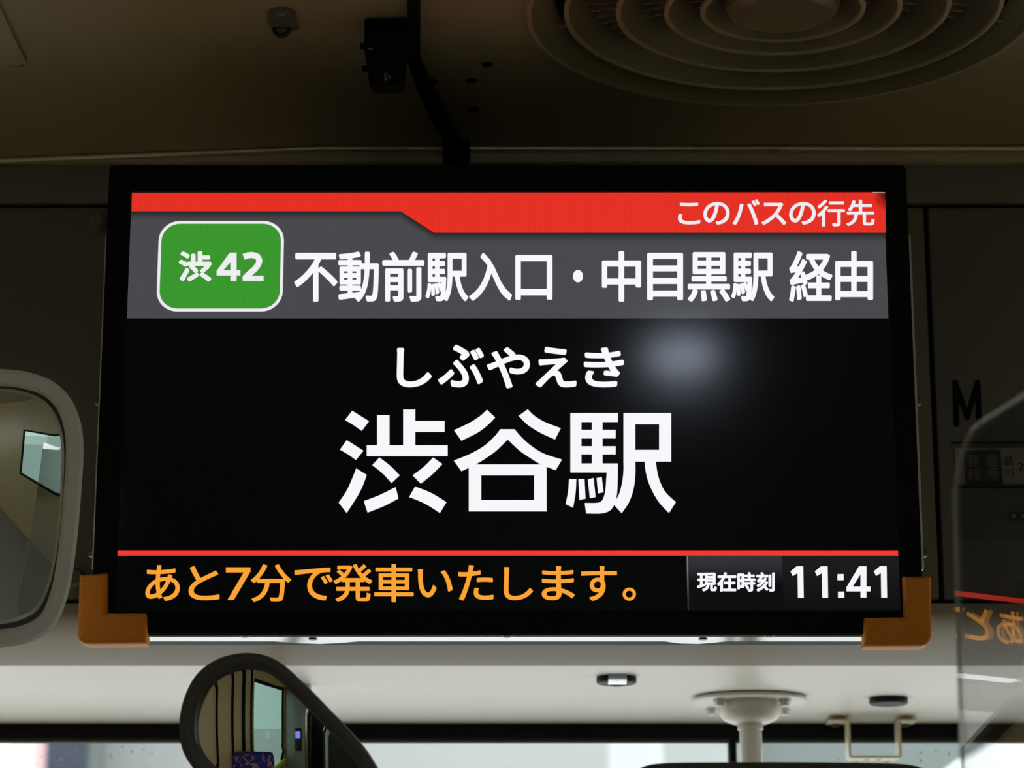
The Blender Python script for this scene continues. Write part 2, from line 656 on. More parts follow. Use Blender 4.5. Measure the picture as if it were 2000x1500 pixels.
# ------------------------------------------------------------------ setting: the rest of the saloon behind and below the view
bm = B()
box(bm, XL - .05, XR + .05, YB, 3.0, -0.04, 0.0)
obj('floor', bm, M['floor'], kind='structure')
bm = B()
box(bm, XL, XR, YS1 - 0.40, YS1 + 0.04, 0.0, 0.86, 0.01)
obj('wall_lower_front', bm, M['dash_top'], kind='structure')


def side_wall(name, x, wins, m, out):
    """side wall as piers and rails around its window openings"""
    t = 0.04 * out
    b = B()
    x0, x1 = (x, x + t) if t > 0 else (x + t, x)
    zs0, zs1 = wins['z']
    box(b, x0, x1, YB, YS1 + .06, 0.0, zs0)
    box(b, x0, x1, YB, YS1 + .06, zs1, 2.42)
    y = YB
    for a, c in wins['y']:
        box(b, x0, x1, y, a, zs0, zs1)
        y = c
    box(b, x0, x1, y, YS1 + .06, zs0, zs1)
    o = obj(name, b, M[m], kind='structure')
    return o


LW = {'z': (0.95, 2.02), 'y': [(-3.6, -2.3), (-1.68, -0.36)]}
RW = {'z': (0.95, 1.75), 'y': [(-2.0, -0.6)]}
wall_left = side_wall('wall_left', XL, LW, 'beige_wall', -1)
side_wall('wall_right', XR, RW, 'beige_wall', 1)
bm = B()
RX0, RX1, RZ0, RZ1 = -0.35, 0.75, 1.25, 1.85
for x0, x1, z0, z1 in ((XL - .04, RX0, 0, 2.42), (RX1, XR + .04, 0, 2.42), (RX0, RX1, 0, RZ0), (RX0, RX1, RZ1, 2.42)):
    box(bm, x0, x1, YB - 0.04, YB, z0, z1)
obj('wall_back', bm, M['dash'], kind='structure')
we = empty('window_5', (0.2, YB, RZ0), kind='structure')
b = B()
b.faces.new([b.verts.new(p) for p in ((RX0, YB - .02, RZ0), (RX1, YB - .02, RZ0), (RX1, YB - .02, RZ1), (RX0, YB - .02, RZ1))])
obj('pane', b, M['windscreen'], we)
portal('daylight_portal', ((RX0 + RX1) / 2, YB - 0.06, (RZ0 + RZ1) / 2), (PI / 2, 0, 0), RX1 - RX0, RZ1 - RZ0)
k = 2
for x, wins in ((XL, LW), (XR, RW)):
    for a, c in wins['y']:
        we = empty('window_%d' % k, (x, (a + c) / 2, wins['z'][0]), kind='structure')
        k += 1
        b = B()
        X = x - 0.02 if x < 0 else x + 0.02
        b.faces.new([b.verts.new(p) for p in ((X, a, wins['z'][0]), (X, c, wins['z'][0]), (X, c, wins['z'][1]), (X, a, wins['z'][1]))])
        obj('pane', b, M['teal_glass'], we)
        b = B()
        xf0, xf1 = X - 0.012, X + 0.012
        for y0, y1, z0, z1 in ((a, a + .03, *wins['z']), (c - .03, c, *wins['z']), (a, c, wins['z'][0], wins['z'][0] + .03), (a, c, wins['z'][1] - .03, wins['z'][1])):
            box(b, xf0, xf1, y0, y1, z0, z1)
        obj('window_frame', b, M['black_trim'], we)
        portal('daylight_portal', (x + (-0.05 if x < 0 else 0.05), (a + c) / 2, sum(wins['z']) / 2), (0, -PI / 2 if x < 0 else PI / 2, 0), wins['z'][1] - wins['z'][0], c - a)
portal('daylight_portal', (0.2, YS1 + 0.05, (0.86 + zg) / 2), (-PI / 2, 0, 0), XR - XL, zg - 0.86)

# ------------------------------------------------------------------ passenger information display
YD = 2.0126
mon = empty('display_monitor', (0, YD + 0.03, on_y(1000, 1237, YD).z), 'wide black flat display lit with a bus destination and orange corner guards', 'monitor')
tl, tr_ = on_y(215, 325, YD), on_y(1768, 325, YD)
zb = on_y(1000, 1238, YD).z
hx0, hx1, hz1 = tl.x, tr_.x, tl.z
# housing: bezel frame around the recessed panel plus a body behind
sx0, sx1 = on_y(257, 377, YD).x - .0006, on_y(1729, 377, YD).x + .0006
sz1, sz0 = on_y(1000, 376, YD).z, on_y(1000, 1195, YD).z


def rrect(x0, x1, z0, z1, r, y, n=5):
    out = []
    for cx, cz, a0 in ((x1 - r, z1 - r, 0), (x0 + r, z1 - r, PI / 2), (x0 + r, z0 + r, PI), (x1 - r, z0 + r, 1.5 * PI)):
        for i in range(n + 1):
            a = a0 + PI / 2 * i / n
            out.append(Vector((cx + r * math.cos(a), y, cz + r * math.sin(a))))
    return out


bm = B()
band(bm, rrect(hx0, hx1, zb, hz1, 0.004, YD - 0.003), rrect(sx0, sx1, sz0, sz1, 0.0004, YD - 0.003), (0, 0.012, 0))
obj('bezel', bm, M['bezel'], mon)
bm = B()
prism(bm, rrect(hx0 + .001, hx1 - .001, zb + .001, hz1 - .001, 0.004, YD + 0.004), (0, 0.055, 0))
obj('housing', bm, M['bezel'], mon)
bm = B()
bm.faces.new([bm.verts.new(p) for p in ((sx0, YD, sz0), (sx1, YD, sz0), (sx1, YD, sz1), (sx0, YD, sz1))])
bm = B()
box(bm, hx0 + .04, hx1 - .04, YD + 0.058, YW - 0.001, zb + 0.03, hz1 - 0.03, 0.003)
obj('light_blocker', bm, M['black_matte'], mon)  # unseen box added to keep light off the ceiling above the display
bm = B()
bm.faces.new([bm.verts.new(p) for p in ((sx0, YD, sz0), (sx1, YD, sz0), (sx1, YD, sz1), (sx0, YD, sz1))])
screen = obj('screen', bm, display_mat('unlit display', S(1, 2, 3), 1.0), mon, label='black lit screen with destination text')
ORIGIN_SCREEN = ORIGIN[screen.name]


def flat(name, px_pts, m, lift, parent=screen):
    b = B()
    vs = [b.verts.new(on_y(x, y, YD) + Vector((0, -lift, 0))) for x, y in px_pts]
    f = b.faces.new(vs)
    f.normal_update()
    if f.normal.y > 0:
        f.normal_flip()
    return obj(name, b, m, parent, normals=False)


def flat_rect(name, x0, x1, z0, z1, m, lift, parent=screen):
    b = B()
    y = YD - lift
    b.faces.new([b.verts.new(p) for p in ((x0, y, z0), (x1, y, z0), (x1, y, z1), (x0, y, z1))])
    return obj(name, b, m, parent, normals=False)


WHITE = display_mat('white display pixels', S(246, 247, 250))
WHITE_SOFT = display_mat('soft white display pixels', S(238, 236, 240))
RED = display_mat('red display pixels', S(229, 48, 36), 1.0, 0.05)
RED_LINE = display_mat('red display rule', S(240, 58, 45))
GREEN = display_mat('green display pixels', S(58, 150, 46), 1.0, 0.04)
AMBER = display_mat('amber display pixels', S(250, 163, 52))
zoff = ORIGIN_SCREEN.z
# grey band with the soft drop shadow of the red banner in its picture
zr = on_y(1000, 455, YD).z
z622 = on_y(1000, 622, YD).z
def banner_shadow_mat():
    m = display_mat('grey display band', S(72, 73, 77))
    nt = m.node_tree
    b = nt.nodes['Principled BSDF']
    tcn = nt.nodes.new('ShaderNodeTexCoord')
    sp = nt.nodes.new('ShaderNodeSeparateXYZ')
    nt.links.new(tcn.outputs['Object'], sp.inputs[0])
    ed = nt.nodes.new('ShaderNodeMapRange')
    a, c = on_y(783, 413, YD) - ORIGIN_SCREEN, on_y(848, 455, YD) - ORIGIN_SCREEN
    ed.inputs[1].default_value, ed.inputs[2].default_value = a.x, c.x
    ed.inputs[3].default_value, ed.inputs[4].default_value = a.z, c.z
    nt.links.new(sp.outputs['X'], ed.inputs[0])
    su = nt.nodes.new('ShaderNodeMath')
    su.operation = 'SUBTRACT'
    nt.links.new(ed.outputs[0], su.inputs[0])
    nt.links.new(sp.outputs['Z'], su.inputs[1])
    mr = nt.nodes.new('ShaderNodeMapRange')
    mr.interpolation_type = 'SMOOTHSTEP'
    mr.inputs[1].default_value = -0.002
    mr.inputs[2].default_value = 0.009
    nt.links.new(su.outputs[0], mr.inputs[0])
    mx = nt.nodes.new('ShaderNodeMix')
    mx.data_type = 'RGBA'
    mx.inputs[6].default_value = S(30, 31, 34)
    mx.inputs[7].default_value = S(72, 73, 77)
    nt.links.new(mr.outputs[0], mx.inputs[0])
    nt.links.new(mx.outputs[2], b.inputs['Emission Color'])
    return m


flat_rect('grey_band', on_y(248, 622, YD).x, on_y(1735, 622, YD).x, z622, sz1, banner_shadow_mat(), 0.0002)


def corner_fault(m):
    """burnt out pixels in the top right corner of the panel"""
    nt = m.node_tree
    b = nt.nodes['Principled BSDF']
    tcn = nt.nodes.new('ShaderNodeTexCoord')
    vm = nt.nodes.new('ShaderNodeVectorMath')
    vm.operation = 'DISTANCE'
    c = Vector((sx1 + 0.001, YD, sz1 - 0.004)) - ORIGIN_SCREEN
    vm.inputs[1].default_value = c
    nz = nt.nodes.new('ShaderNodeTexNoise')
    nz.inputs['Scale'].default_value = 220
    nt.links.new(tcn.outputs['Object'], nz.inputs['Vector'])
    nt.links.new(tcn.outputs['Object'], vm.inputs[0])
    ad = nt.nodes.new('ShaderNodeMath')
    ad.operation = 'MULTIPLY_ADD'
    ad.inputs[1].default_value = 0.006
    nt.links.new(nz.outputs['Fac'], ad.inputs[0])
    nt.links.new(vm.outputs['Value'], ad.inputs[2])
    mr = nt.nodes.new('ShaderNodeMapRange')
    mr.inputs[1].default_value = 0.004
    mr.inputs[2].default_value = 0.015
    nt.links.new(ad.outputs[0], mr.inputs[0])
    mx = nt.nodes.new('ShaderNodeMix')
    mx.data_type = 'RGBA'
    mx.inputs[6].default_value = S(70, 6, 6)
    mx.inputs[7].default_value = S(229, 48, 36)
    nt.links.new(mr.outputs[0], mx.inputs[0])
    nt.links.new(mx.outputs[2], b.inputs['Emission Color'])


corner_fault(RED)
flat('red_banner', [(258, 377), (1729, 376), (1730, 455), (848, 455), (783, 413), (257, 413)], RED, 0.0004, screen)
flat('bright_pixel_line', [(1704, 374), (1728, 374), (1728, 376.5), (1704, 376.5)], WHITE_SOFT, 0.0006)
# route badge
bx0, bx1 = on_y(308, 520, YD).x, on_y(553.5, 520, YD).x
bz0, bz1 = on_y(430, 608.5, YD).z, on_y(430, 432, YD).z
for nm, ins, m_, lf, r in (('badge_border', 0, WHITE_SOFT, .0004, .0165), ('route_badge', 0.0023, GREEN, .0006, .0145)):
    b = B()
    vs = [b.verts.new(p) for p in rrect(bx0 + ins, bx1 - ins, bz0 + ins, bz1 - ins, r, YD - lf, 8)]
    f = b.faces.new(vs)
    f.normal_update()
    if f.normal.y > 0:
        f.normal_flip()
    obj(nm, b, m_, screen, normals=False)
# red rule and the clock cells
z1, z2 = on_y(1000, 1085.5, YD).z, on_y(1000, 1075, YD).z
flat_rect('red_rule', on_y(230, 1080, YD).x, on_y(1754, 1080, YD).x, z1, z2, RED_LINE, 0.0004)
zc0, zc1 = on_y(1400, 1192, YD).z, on_y(1400, 1086, YD).z
flat_rect('clock_label_cell', on_y(1346, 1140, YD).x, on_y(1529, 1140, YD).x, zc0, zc1,
          display_gradient('label cell', 2, zc0 + .018 - zoff, S(9, 11, 13), zc1 - zoff, S(50, 51, 55)), 0.0003)
flat_rect('clock_cell', on_y(1529, 1140, YD).x, on_y(1757, 1140, YD).x, zc0, zc1,
          display_gradient('clock cell', 2, zc0 + .0 - zoff, S(12, 14, 15), zc1 - zoff, S(26, 26, 26)), 0.0003)
flat_rect('cell_divider', on_y(1342, 1140, YD).x, on_y(1345, 1140, YD).x, zc0, zc1,
          display_gradient('cell divider', 2, zc0 + .0 - zoff, S(40, 40, 42), zc1 - zoff, S(120, 120, 122)), 0.0003)

# ---- lettering: every character is fitted to its own place
GLYPHS = {}


def want(ch, off):
    GLYPHS.setdefault((ch, off), None)


LINES = []


def line(name, chars, m, off, parent=screen, Y=None, lift=0.0008):
    for c in chars:
        want(c[0], off)
    LINES.append((name, chars, m, off, parent, Y, lift))


line('heading_text', [('こ', 1324, 396.5, 1367.6, 439), ('の', 1373.5, 395, 1425, 439.5), ('バ', 1430.6, 390, 1483.8, 440), ('ス', 1487, 396.5, 1535.5, 440),
                      ('の', 1541, 395, 1593, 439.5), ('行', 1596, 391, 1650, 443), ('先', 1653, 391, 1708, 442)], WHITE_SOFT, 0.018)
line('badge_text', [('渋', 349.4, 491, 413.3, 550.4)], WHITE_SOFT, 0.034)
line('via_text', [('不', 575, 494.6, 659, 590), ('動', 660.8, 492, 740, 590), ('前', 746.8, 492, 829, 590), ('駅', 831, 494.6, 914.6, 589), ('入', 916.4, 494.6, 1000, 588),
                  ('口', 1006.4, 498.7, 1079, 586.4), ('・', 1119, 528, 1138.6, 552), ('中', 1175.5, 491, 1252, 590), ('目', 1264, 494.6, 1334, 587), ('黒', 1343, 493, 1426, 590),
                  ('駅', 1428, 494, 1512, 589), ('経', 1541, 491, 1625.5, 590), ('由', 1631, 491, 1705, 587)], WHITE, 0.02)
line('reading_text', [('し', 775, 680, 843, 757), ('ぶ', 856, 674, 945, 757), ('や', 951, 679, 1035, 759), ('え', 1046, 678, 1126, 757), ('き', 1140, 679, 1219, 757)], WHITE, 0.024)
line('departure_text', [('あ', 284, 1104, 351.5, 1174), ('と', 368.5, 1106, 429, 1172.5), ('分', 490, 1102.5, 569, 1176.5), ('で', 575, 1109, 650, 1173),
                        ('発', 651.5, 1102, 727.5, 1176), ('車', 731, 1102, 808, 1176.5), ('い', 816, 1112, 884, 1167), ('た', 895, 1104, 964, 1173), ('し', 984, 1108, 1041, 1172.5),
                        ('ま', 1058, 1106, 1122.5, 1172.5), ('す', 1135, 1106, 1205, 1174), ('。', 1216, 1148, 1242, 1173.5)], AMBER, 0.014)
line('clock_label', [('現', 1361, 1119, 1400, 1155.5), ('在', 1400.6, 1118, 1438, 1156), ('時', 1440, 1118, 1475.5, 1156), ('刻', 1477, 1118, 1513, 1156)], WHITE, 0.032)


def p4(X, Y):
    return (1840 + X / 4.412, 720 + Y / 4.412)


# ---- registration card in its sleeve on the right panel
card = empty('registration_card', on_y(1930, 950, YW), 'registration number strip in a clear sleeve under the letter M', 'sign')
b = B()
c0, c1 = on_y(1868, 946, YW), on_y(2075, 876, YW)
box(b, c0.x, c1.x, YW - 0.0018, YW - 0.0010, c0.z, c1.z)
strip = obj('paper_strip', b, M['paper'], card)
b = B()
q = [on_y(*p4(*t), YW) for t in ((178, 708), (500, 703), (522, 998), (195, 1004))]
b.faces.new([b.verts.new(v + Vector((0, -0.0020, 0))) for v in q])
obj('dark_block', b, M['navy_print'], strip)
line('card_text', [('登', *p4(213, 745), *p4(318, 848)), ('録', *p4(218, 868), *p4(330, 966)), ('番', *p4(375, 742), *p4(482, 852)), ('号', *p4(383, 865), *p4(488, 963))], M['grey_print'], 0.01, strip, YW, 0.0023)
line('card_place_text', [('品', *p4(528, 762), *p4(608, 838)), ('川', *p4(535, 866), *p4(610, 936)), ('2', *p4(648, 815), *p4(698, 884))], M['ink'], 0.01, strip, YW, 0.0023)
b = B()
c0, c1 = on_y(1860, 951, YW), on_y(2080, 867, YW)
box(b, c0.x, c1.x, YW - 0.0040, YW - 0.0032, c0.z, c1.z)
obj('clear_sleeve', b, M['clear'], card)
b = B()
box(b, c0.x, c1.x, YW - 0.0042, YW - 0.0002, c0.z - 0.0012, c0.z, 0.0003)
box(b, c0.x, c1.x, YW - 0.0042, YW - 0.0002, c1.z, c1.z + 0.0010, 0.0003)
obj('sleeve_rail', b, M['black_plastic'], card)
# clear pocket below it with a small perforated strip
pocket = empty('document_pocket', on_y(1930, 1054, YW), 'empty clear pocket below the registration strip with a dark perforated tab', 'pocket')
b = B()
c0, c1 = on_y(1870, 1054, YW), on_y(2085, 954, YW)
box(b, c0.x, c1.x, YW - 0.0026, YW - 0.0018, c0.z, c1.z)
obj('clear_sheet', b, M['clear'], pocket)
b = B()
c0, c1 = on_y(1968, 1017, YW), on_y(2040, 1002, YW)
box(b, c0.x, c1.x, YW - 0.0038, YW - 0.0028, c0.z, c1.z, 0.0003)
tab = obj('dark_tab', b, M['navy_print'], pocket)
for px in (1978, 1998, 2018):
    b = B()
    lathe(b, [(0.0001, 0), (0.0017, 0)], on_y(px, 1009.5, YW) + Vector((0, -0.0040, 0)), (0, -1, 0), 14)
    obj('tab_dot', b, M['grey_print'], tab)
# plain clear card near the frame edge
b = B()
c0, c1 = on_y(1986, 1210, YW), on_y(2080, 1136, YW)
box(b, c0.x, c1.x, YW - 0.0022, YW - 0.0012, max(c0.z, z1175 + .003), c1.z)
obj('clear_card', b, M['clear'], label='small clear plastic card low on the right panel', cat='card')

# ---- evaluate glyphs once
tmp = {}
for (ch, off) in GLYPHS:
    cu = bpy.data.curves.new('glyph', 'FONT')
    cu.body = ch
    cu.size = 1.0
    cu.resolution_u = 6
    o = bpy.data.objects.new('glyph', cu)
    COL.objects.link(o)
    tmp[(ch, off)] = o
dg = bpy.context.evaluated_depsgraph_get()
for k_, o in tmp.items():
    me = bpy.data.meshes.new_from_object(o.evaluated_get(dg))
    vs = [(v.co.x, v.co.y) for v in me.vertices]
    fs = [tuple(p.vertices) for p in me.polygons]
    # heavier weight: a ribbon along every outline edge
    use = {}
    for p in me.polygons:
        for ek in p.edge_keys:
            use[ek] = use.get(ek, 0) + 1
    w_ = k_[1]
    for (i0, i1), cnt in use.items():
        if cnt != 1:
            continue
        a_, c_ = Vector(vs[i0]), Vector(vs[i1])
        d_ = c_ - a_
        if d_.length < 1e-6:
            continue
        d_.normalize()
        n_ = Vector((-d_.y, d_.x)) * w_
        e_ = d_ * w_ * 0.55
        base_i = len(vs)
        for q_ in (a_ - e_ - n_ * .55, a_ - n_, c_ - n_, c_ + e_ - n_ * .55, c_ + e_ + n_ * .55, c_ + n_, a_ + n_, a_ - e_ + n_ * .55):
            vs.append((q_.x, q_.y))
        fs.append(tuple(range(base_i, base_i + 8)))
    GLYPHS[k_] = (vs, fs)
    bpy.data.meshes.remove(me)
for o in tmp.values():
    cu = o.data
    bpy.data.objects.remove(o)
    bpy.data.curves.remove(cu)
for name, chars, m_, off, parent, Y, lift in LINES:
    b = B()
    Yp = YD if Y is None else Y
    for ch, x0, y0, x1, y1 in chars:
        vs, fs = GLYPHS[(ch, off)]
        gx0, gx1 = min(v[0] for v in vs), max(v[0] for v in vs)
        gy0, gy1 = min(v[1] for v in vs), max(v[1] for v in vs)
        nv = []
        for x, y in vs:
            px = x0 + (x1 - x0) * (x - gx0) / (gx1 - gx0)
            py = y1 - (y1 - y0) * (y - gy0) / (gy1 - gy0)
            nv.append(b.verts.new(on_y(px, py, Yp) + Vector((0, -lift, 0))))
        for f in fs:
            try:
                b.faces.new([nv[i] for i in f])
            except ValueError:
                pass
    obj(name, b, m_, parent, normals=True)


# ---- the three large characters, drawn stroke by stroke
def q25(X, Y):
    return (620 + X / 2.5, 640 + Y / 2.5)


def R4(x0, y0, x1, y1):
    return [(x0, y0), (x1, y0), (x1, y1), (x0, y1)]


BIG = [
    [(170, 407), (252, 458), (217, 505), (175, 476), (135, 452)],
    [(143, 550), (225, 602), (188, 647), (150, 620), (110, 597)],
    [(190, 688), (241, 720), (222, 772), (195, 825), (143, 906), (104, 855), (140, 802), (165, 750)],
    R4(291, 428, 352, 577), R4(419, 401, 478, 577), R4(478, 457, 621, 510), R4(241, 575, 636, 628),
    [(303, 635), (355, 675), (402, 722), (362, 760), (318, 712), (268, 672)],
    [(565, 635), (610, 667), (560, 718), (505, 763), (465, 722), (520, 680)],
    [(382, 780), (396, 835), (325, 872), (245, 904), (227, 848), (300, 820)],
    [(477, 777), (555, 808), (630, 853), (598, 906), (525, 860), (448, 828)],
    [(828, 402), (868, 440), (830, 478), (780, 515), (703, 553), (667, 502), (735, 470), (790, 436)],
    [(1027, 400), (1060, 432), (1110, 462), (1188, 492), (1160, 547), (1090, 515), (1030, 478), (982, 432)],
    [(666, 650), (745, 618), (815, 578), (865, 532), (893, 497), (962, 497), (1000, 540), (1050, 583), (1110, 618), (1194, 645), (1163, 697), (1090, 668), (1040, 638), (985, 600), (929, 547), (875, 600), (820, 640), (772, 669), (703, 702)],
    R4(739, 669, 800, 898), R4(1058, 669, 1119, 898), R4(800, 669, 1058, 722), R4(800, 843, 1058, 898),
    R4(1235, 418, 1289, 708), R4(1289, 418, 1467, 462), R4(1289, 500, 1456, 542), R4(1289, 580, 1456, 620), R4(1340, 462, 1392, 500), R4(1340, 542, 1392, 580), R4(1340, 620, 1392, 664),
    R4(1289, 664, 1425, 708),
    [(1412, 664), (1467, 664), (1465, 780), (1458, 840), (1446, 872), (1425, 896), (1385, 908), (1312, 908), (1305, 857), (1370, 856), (1392, 843), (1405, 800), (1412, 708)],
    [(1228, 740), (1264, 740), (1260, 810), (1248, 880), (1212, 862), (1224, 800)],
    [(1274, 740), (1304, 740), (1309, 836), (1279, 842)],
    [(1320, 742), (1348, 735), (1358, 828), (1330, 833)],
    [(1363, 735), (1388, 730), (1397, 805), (1370, 810)],
    R4(1494, 418, 1552, 655), R4(1552, 418, 1668, 473), R4(1668, 418, 1727, 655), R4(1552, 598, 1668, 655),
    [(1494, 655), (1552, 655), (1552, 720), (1543, 790), (1520, 855), (1485, 907), (1445, 862), (1472, 815), (1488, 755), (1494, 700)],
    [(1597, 655), (1652, 655), (1660, 710), (1675, 760), (1702, 808), (1750, 853), (1716, 906), (1665, 850), (1625, 778), (1605, 715)],
]
def refine(poly, k=5):
    """round the gentle bends of a stroke outline, keep its sharp corners"""
    P = [Vector((x, y, 0)) for x, y in poly]
    n = len(P)
    sharp = []
    for i in range(n):
        a, c = P[i] - P[i - 1], P[(i + 1) % n] - P[i]
        sharp.append(a.angle(c) > math.radians(38))
    if sum(sharp) < 2 or all(sharp):
        return poly
    st = sharp.index(True)
    idx = [(st + i) % n for i in range(n)] + [st]
    out, run = [], [idx[0]]
    for i in idx[1:]:
        run.append(i)
        if sharp[i]:
            pts = [P[q] for q in run]
            cur = smooth_curve(pts, k) if len(pts) > 2 else pts
            out += cur[:-1]
            run = [i]
    return [(v.x, v.y) for v in out]


b = B()
for poly in map(refine, BIG):
    vs = [b.verts.new(on_y(*q25(*p), YD) + Vector((0, -0.0008, 0))) for p in poly]
    b.faces.new(vs)
obj('destination_text', b, WHITE, screen)


b = B()
vs = [b.verts.new(on_y(X / 2, 1080 + Y / 2, YD) + Vector((0, -0.0008, 0))) for X, Y in ((883, 57), (979, 57), (979, 73), (914, 184), (889, 184), (952, 77), (883, 77))]
b.faces.new(vs)
obj('departure_digit', b, AMBER, screen)


def thick(bm, pts, w, Y, lift, fn):
    for p_, q_ in zip(pts, pts[1:]):
        p_, q_ = Vector(p_), Vector(q_)
        d = (q_ - p_).normalized()
        n_ = Vector((-d.y, d.x)) * w / 2
        bm.faces.new([bm.verts.new(on_y(*fn(*c_), Y) + Vector((0, -lift, 0))) for c_ in (p_ - n_, q_ - n_, q_ + n_, p_ + n_)])
    for p_ in pts[1:-1]:
        bm.faces.new([bm.verts.new(on_y(*fn(p_[0] + w / 2 * math.cos(k_ * PI / 6), p_[1] + w / 2 * math.sin(k_ * PI / 6)), Y) + Vector((0, -lift, 0))) for k_ in range(12)])


def qb(X, Y):
    return (200 + X / 2.2222, 320 + Y / 2.2222)


b = B()
for poly in (R4(556, 387, 583, 510), R4(496, 463, 599, 486), [(553, 387), (583, 387), (565, 418), (523, 466), (510, 480), (496, 466)], R4(609, 487, 700, 510), [(609, 487), (640, 487), (650, 500), (615, 505)]):
    b.faces.new([b.verts.new(on_y(*qb(*p_), YD) + Vector((0, -0.0008, 0))) for p_ in poly])
thick(b, [(613, 405), (630, 399), (650, 397), (668, 401), (678, 410), (682, 422), (677, 438), (662, 458), (640, 477), (622, 494)], 26, YD, 0.0008, qb)
obj('badge_number', b, WHITE_SOFT, screen)


def qc(X, Y):
    return (1300 + X / 3.846, 1060 + Y / 3.846)


ONE = [(984, 178), (1033, 178), (1037, 415), (993, 415), (990, 230), (954, 252), (937, 217)]
CLOCK = [ONE, [(x + 183, y) for x, y in ONE], [(x + 626, y - 1) for x, y in ONE],
         R4(1290, 237, 1336, 283), R4(1294, 369, 1341, 415),
         R4(1463, 178, 1508, 413), R4(1358, 331, 1538, 367), [(1452, 178), (1470, 178), (1470, 228), (1402, 335), (1372, 350), (1358, 336)]]
b = B()
for poly in CLOCK:
    vs = [b.verts.new(on_y(*qc(*p), YD) + Vector((0, -0.0008, 0))) for p in poly]
    b.faces.new(vs)
obj('clock_time', b, WHITE, screen)

# ---- steel plates seen at the sides and under the display
for pa, pb, nm in (((205.5, 458), (176, 1118), -1), ((1779, 458), (1805, 1118), 1)):
    b = B()
    Yp = YD + 0.03
    za_, zb_ = on_y(1000, 458, Yp).z, on_y(1000, 1112, Yp).z
    xo = on_y(pa[0], pa[1], Yp).x
    xi = xo - nm * 0.02
    box(b, min(xo, xi), max(xo, xi), Yp, Yp + 0.02, zb_, za_, 0.0012, 2)
    pl = obj('side_plate', b, M['plate_paint'], mon, smooth='auto', label='silver edge plate')
    for py in (778, 1075):
        b = B()
        c = on_y(1000, py, Yp)
        lathe(b, [(0.0001, 0.004), (0.003, 0.004), (0.0038, 0.002), (0.0038, 0)], (xo, Yp + 0.010, c.z), (nm, 0, 0), 14)
        obj('screw', b, M['screw'], pl, smooth='auto')
b = B()
xl, xr = on_y(284, 1240, YD).x, on_y(1693, 1240, YD).x
zp = zb - 0.0006
yn, yf, yf2 = YD + 0.001, YD + 0.0215, YD + 0.034
poly = [(xl, yn), (xr, yn), (xr, yf), (on_y(1420, 1240, YD).x, yf), (on_y(1340, 1240, YD).x, yf + .0035), (on_y(1385, 1240, YD).x - .02, yf2 - .004), (on_y(1330, 1240, YD).x - .03, yf2 - .002), (on_y(1310, 1240, YD).x - .05, yf),
        (on_y(700, 1240, YD).x, yf), (on_y(660, 1240, YD).x, yf2 - .006), (on_y(620, 1240, YD).x, yf2 - .002), (on_y(560, 1240, YD).x, yf2 - .006), (on_y(520, 1240, YD).x, yf), (xl, yf)]
poly = [(xl, yn), (xr, yn), (xr, yf), (on_y(1425, 1240, YD).x, yf), (on_y(1400, 1240, YD).x, yf + .006), (on_y(1370, 1240, YD).x, yf2), (on_y(1335, 1240, YD).x, yf2 - .002), (on_y(1300, 1240, YD).x, yf),
        (on_y(700, 1240, YD).x, yf), (on_y(660, 1240, YD).x, yf2 - .005), (on_y(620, 1240, YD).x, yf2), (on_y(580, 1240, YD).x, yf2 - .003), (on_y(530, 1240, YD).x, yf), (xl, yf)]
prism(b, [(x, y, zp) for x, y in poly], (0, 0, -0.0016))
bp = obj('bottom_plate', b, M['steel'], mon, label='bright steel plate under the display')
for px, py in ((478, 1242.5), (990, 1242.5), (1502, 1242), (611, 1247.5), (1373, 1247.5)):
    b = B()
    c = on_z(px, py, zp - 0.0016)
    lathe(b, [(0.0001, -0.0009), (0.0032, -0.0008), (0.0038, 0)], c, None, 16)
    obj('screw', b, M['screw'], bp, smooth='auto')


# ---- orange corner guards with their mitred sleeves
def guard(vert, horiz, lab):
    Yf = YD - 0.016
    g = empty('corner_guard', mon.location, lab)
    g.parent = mon
    g.location = (0, 0, 0)
    ORIGIN[g.name] = ORIGIN[mon.name]
    for poly in (vert, horiz):
        b = B()
        prism(b, [on_y(x, y, Yf) for x, y in poly], (0, 0.020, 0))
        bmesh.ops.recalc_face_normals(b, faces=b.faces)
        es = [e for e in b.edges if abs(e.verts[0].co.y - Yf) < 1e-6 and abs(e.verts[1].co.y - Yf) < 1e-6]
        sel = []
        for e in es:
            m0 = e.verts[0].co - e.verts[1].co
            if abs(m0.x) > 0.2 * m0.length and abs(m0.z) > 0.4 * m0.length and m0.length > 0.012:
                sel.append((e, 0.0026))
            else:
                sel.append((e, 0.005))
        for w_ in (0.005, 0.0026):
            ee = [e for e, w2 in sel if abs(w2 - w_) < 1e-6 and e.is_valid]
            if ee:
                bmesh.ops.bevel(b, geom=ee, offset=w_, segments=4 if w_ > .004 else 2, affect='EDGES', profile=0.5, clamp_overlap=True)
        obj('sleeve', b, M['orange'], g, smooth='auto')
    return g


guard([(154, 1121), (207, 1118), (206.5, 1196), (152, 1248), (150, 1238)],
      [(206.5, 1196), (283, 1196), (286, 1256), (172, 1257), (160, 1255), (152, 1248)], 'orange padded guard on the lower left corner')
guard([(1766, 1124), (1820, 1124), (1821, 1240), (1819, 1250), (1769, 1204)],
      [(1691, 1205), (1769, 1204), (1819, 1250), (1812, 1258), (1800, 1261), (1688, 1262)], 'orange padded guard on the lower right corner')
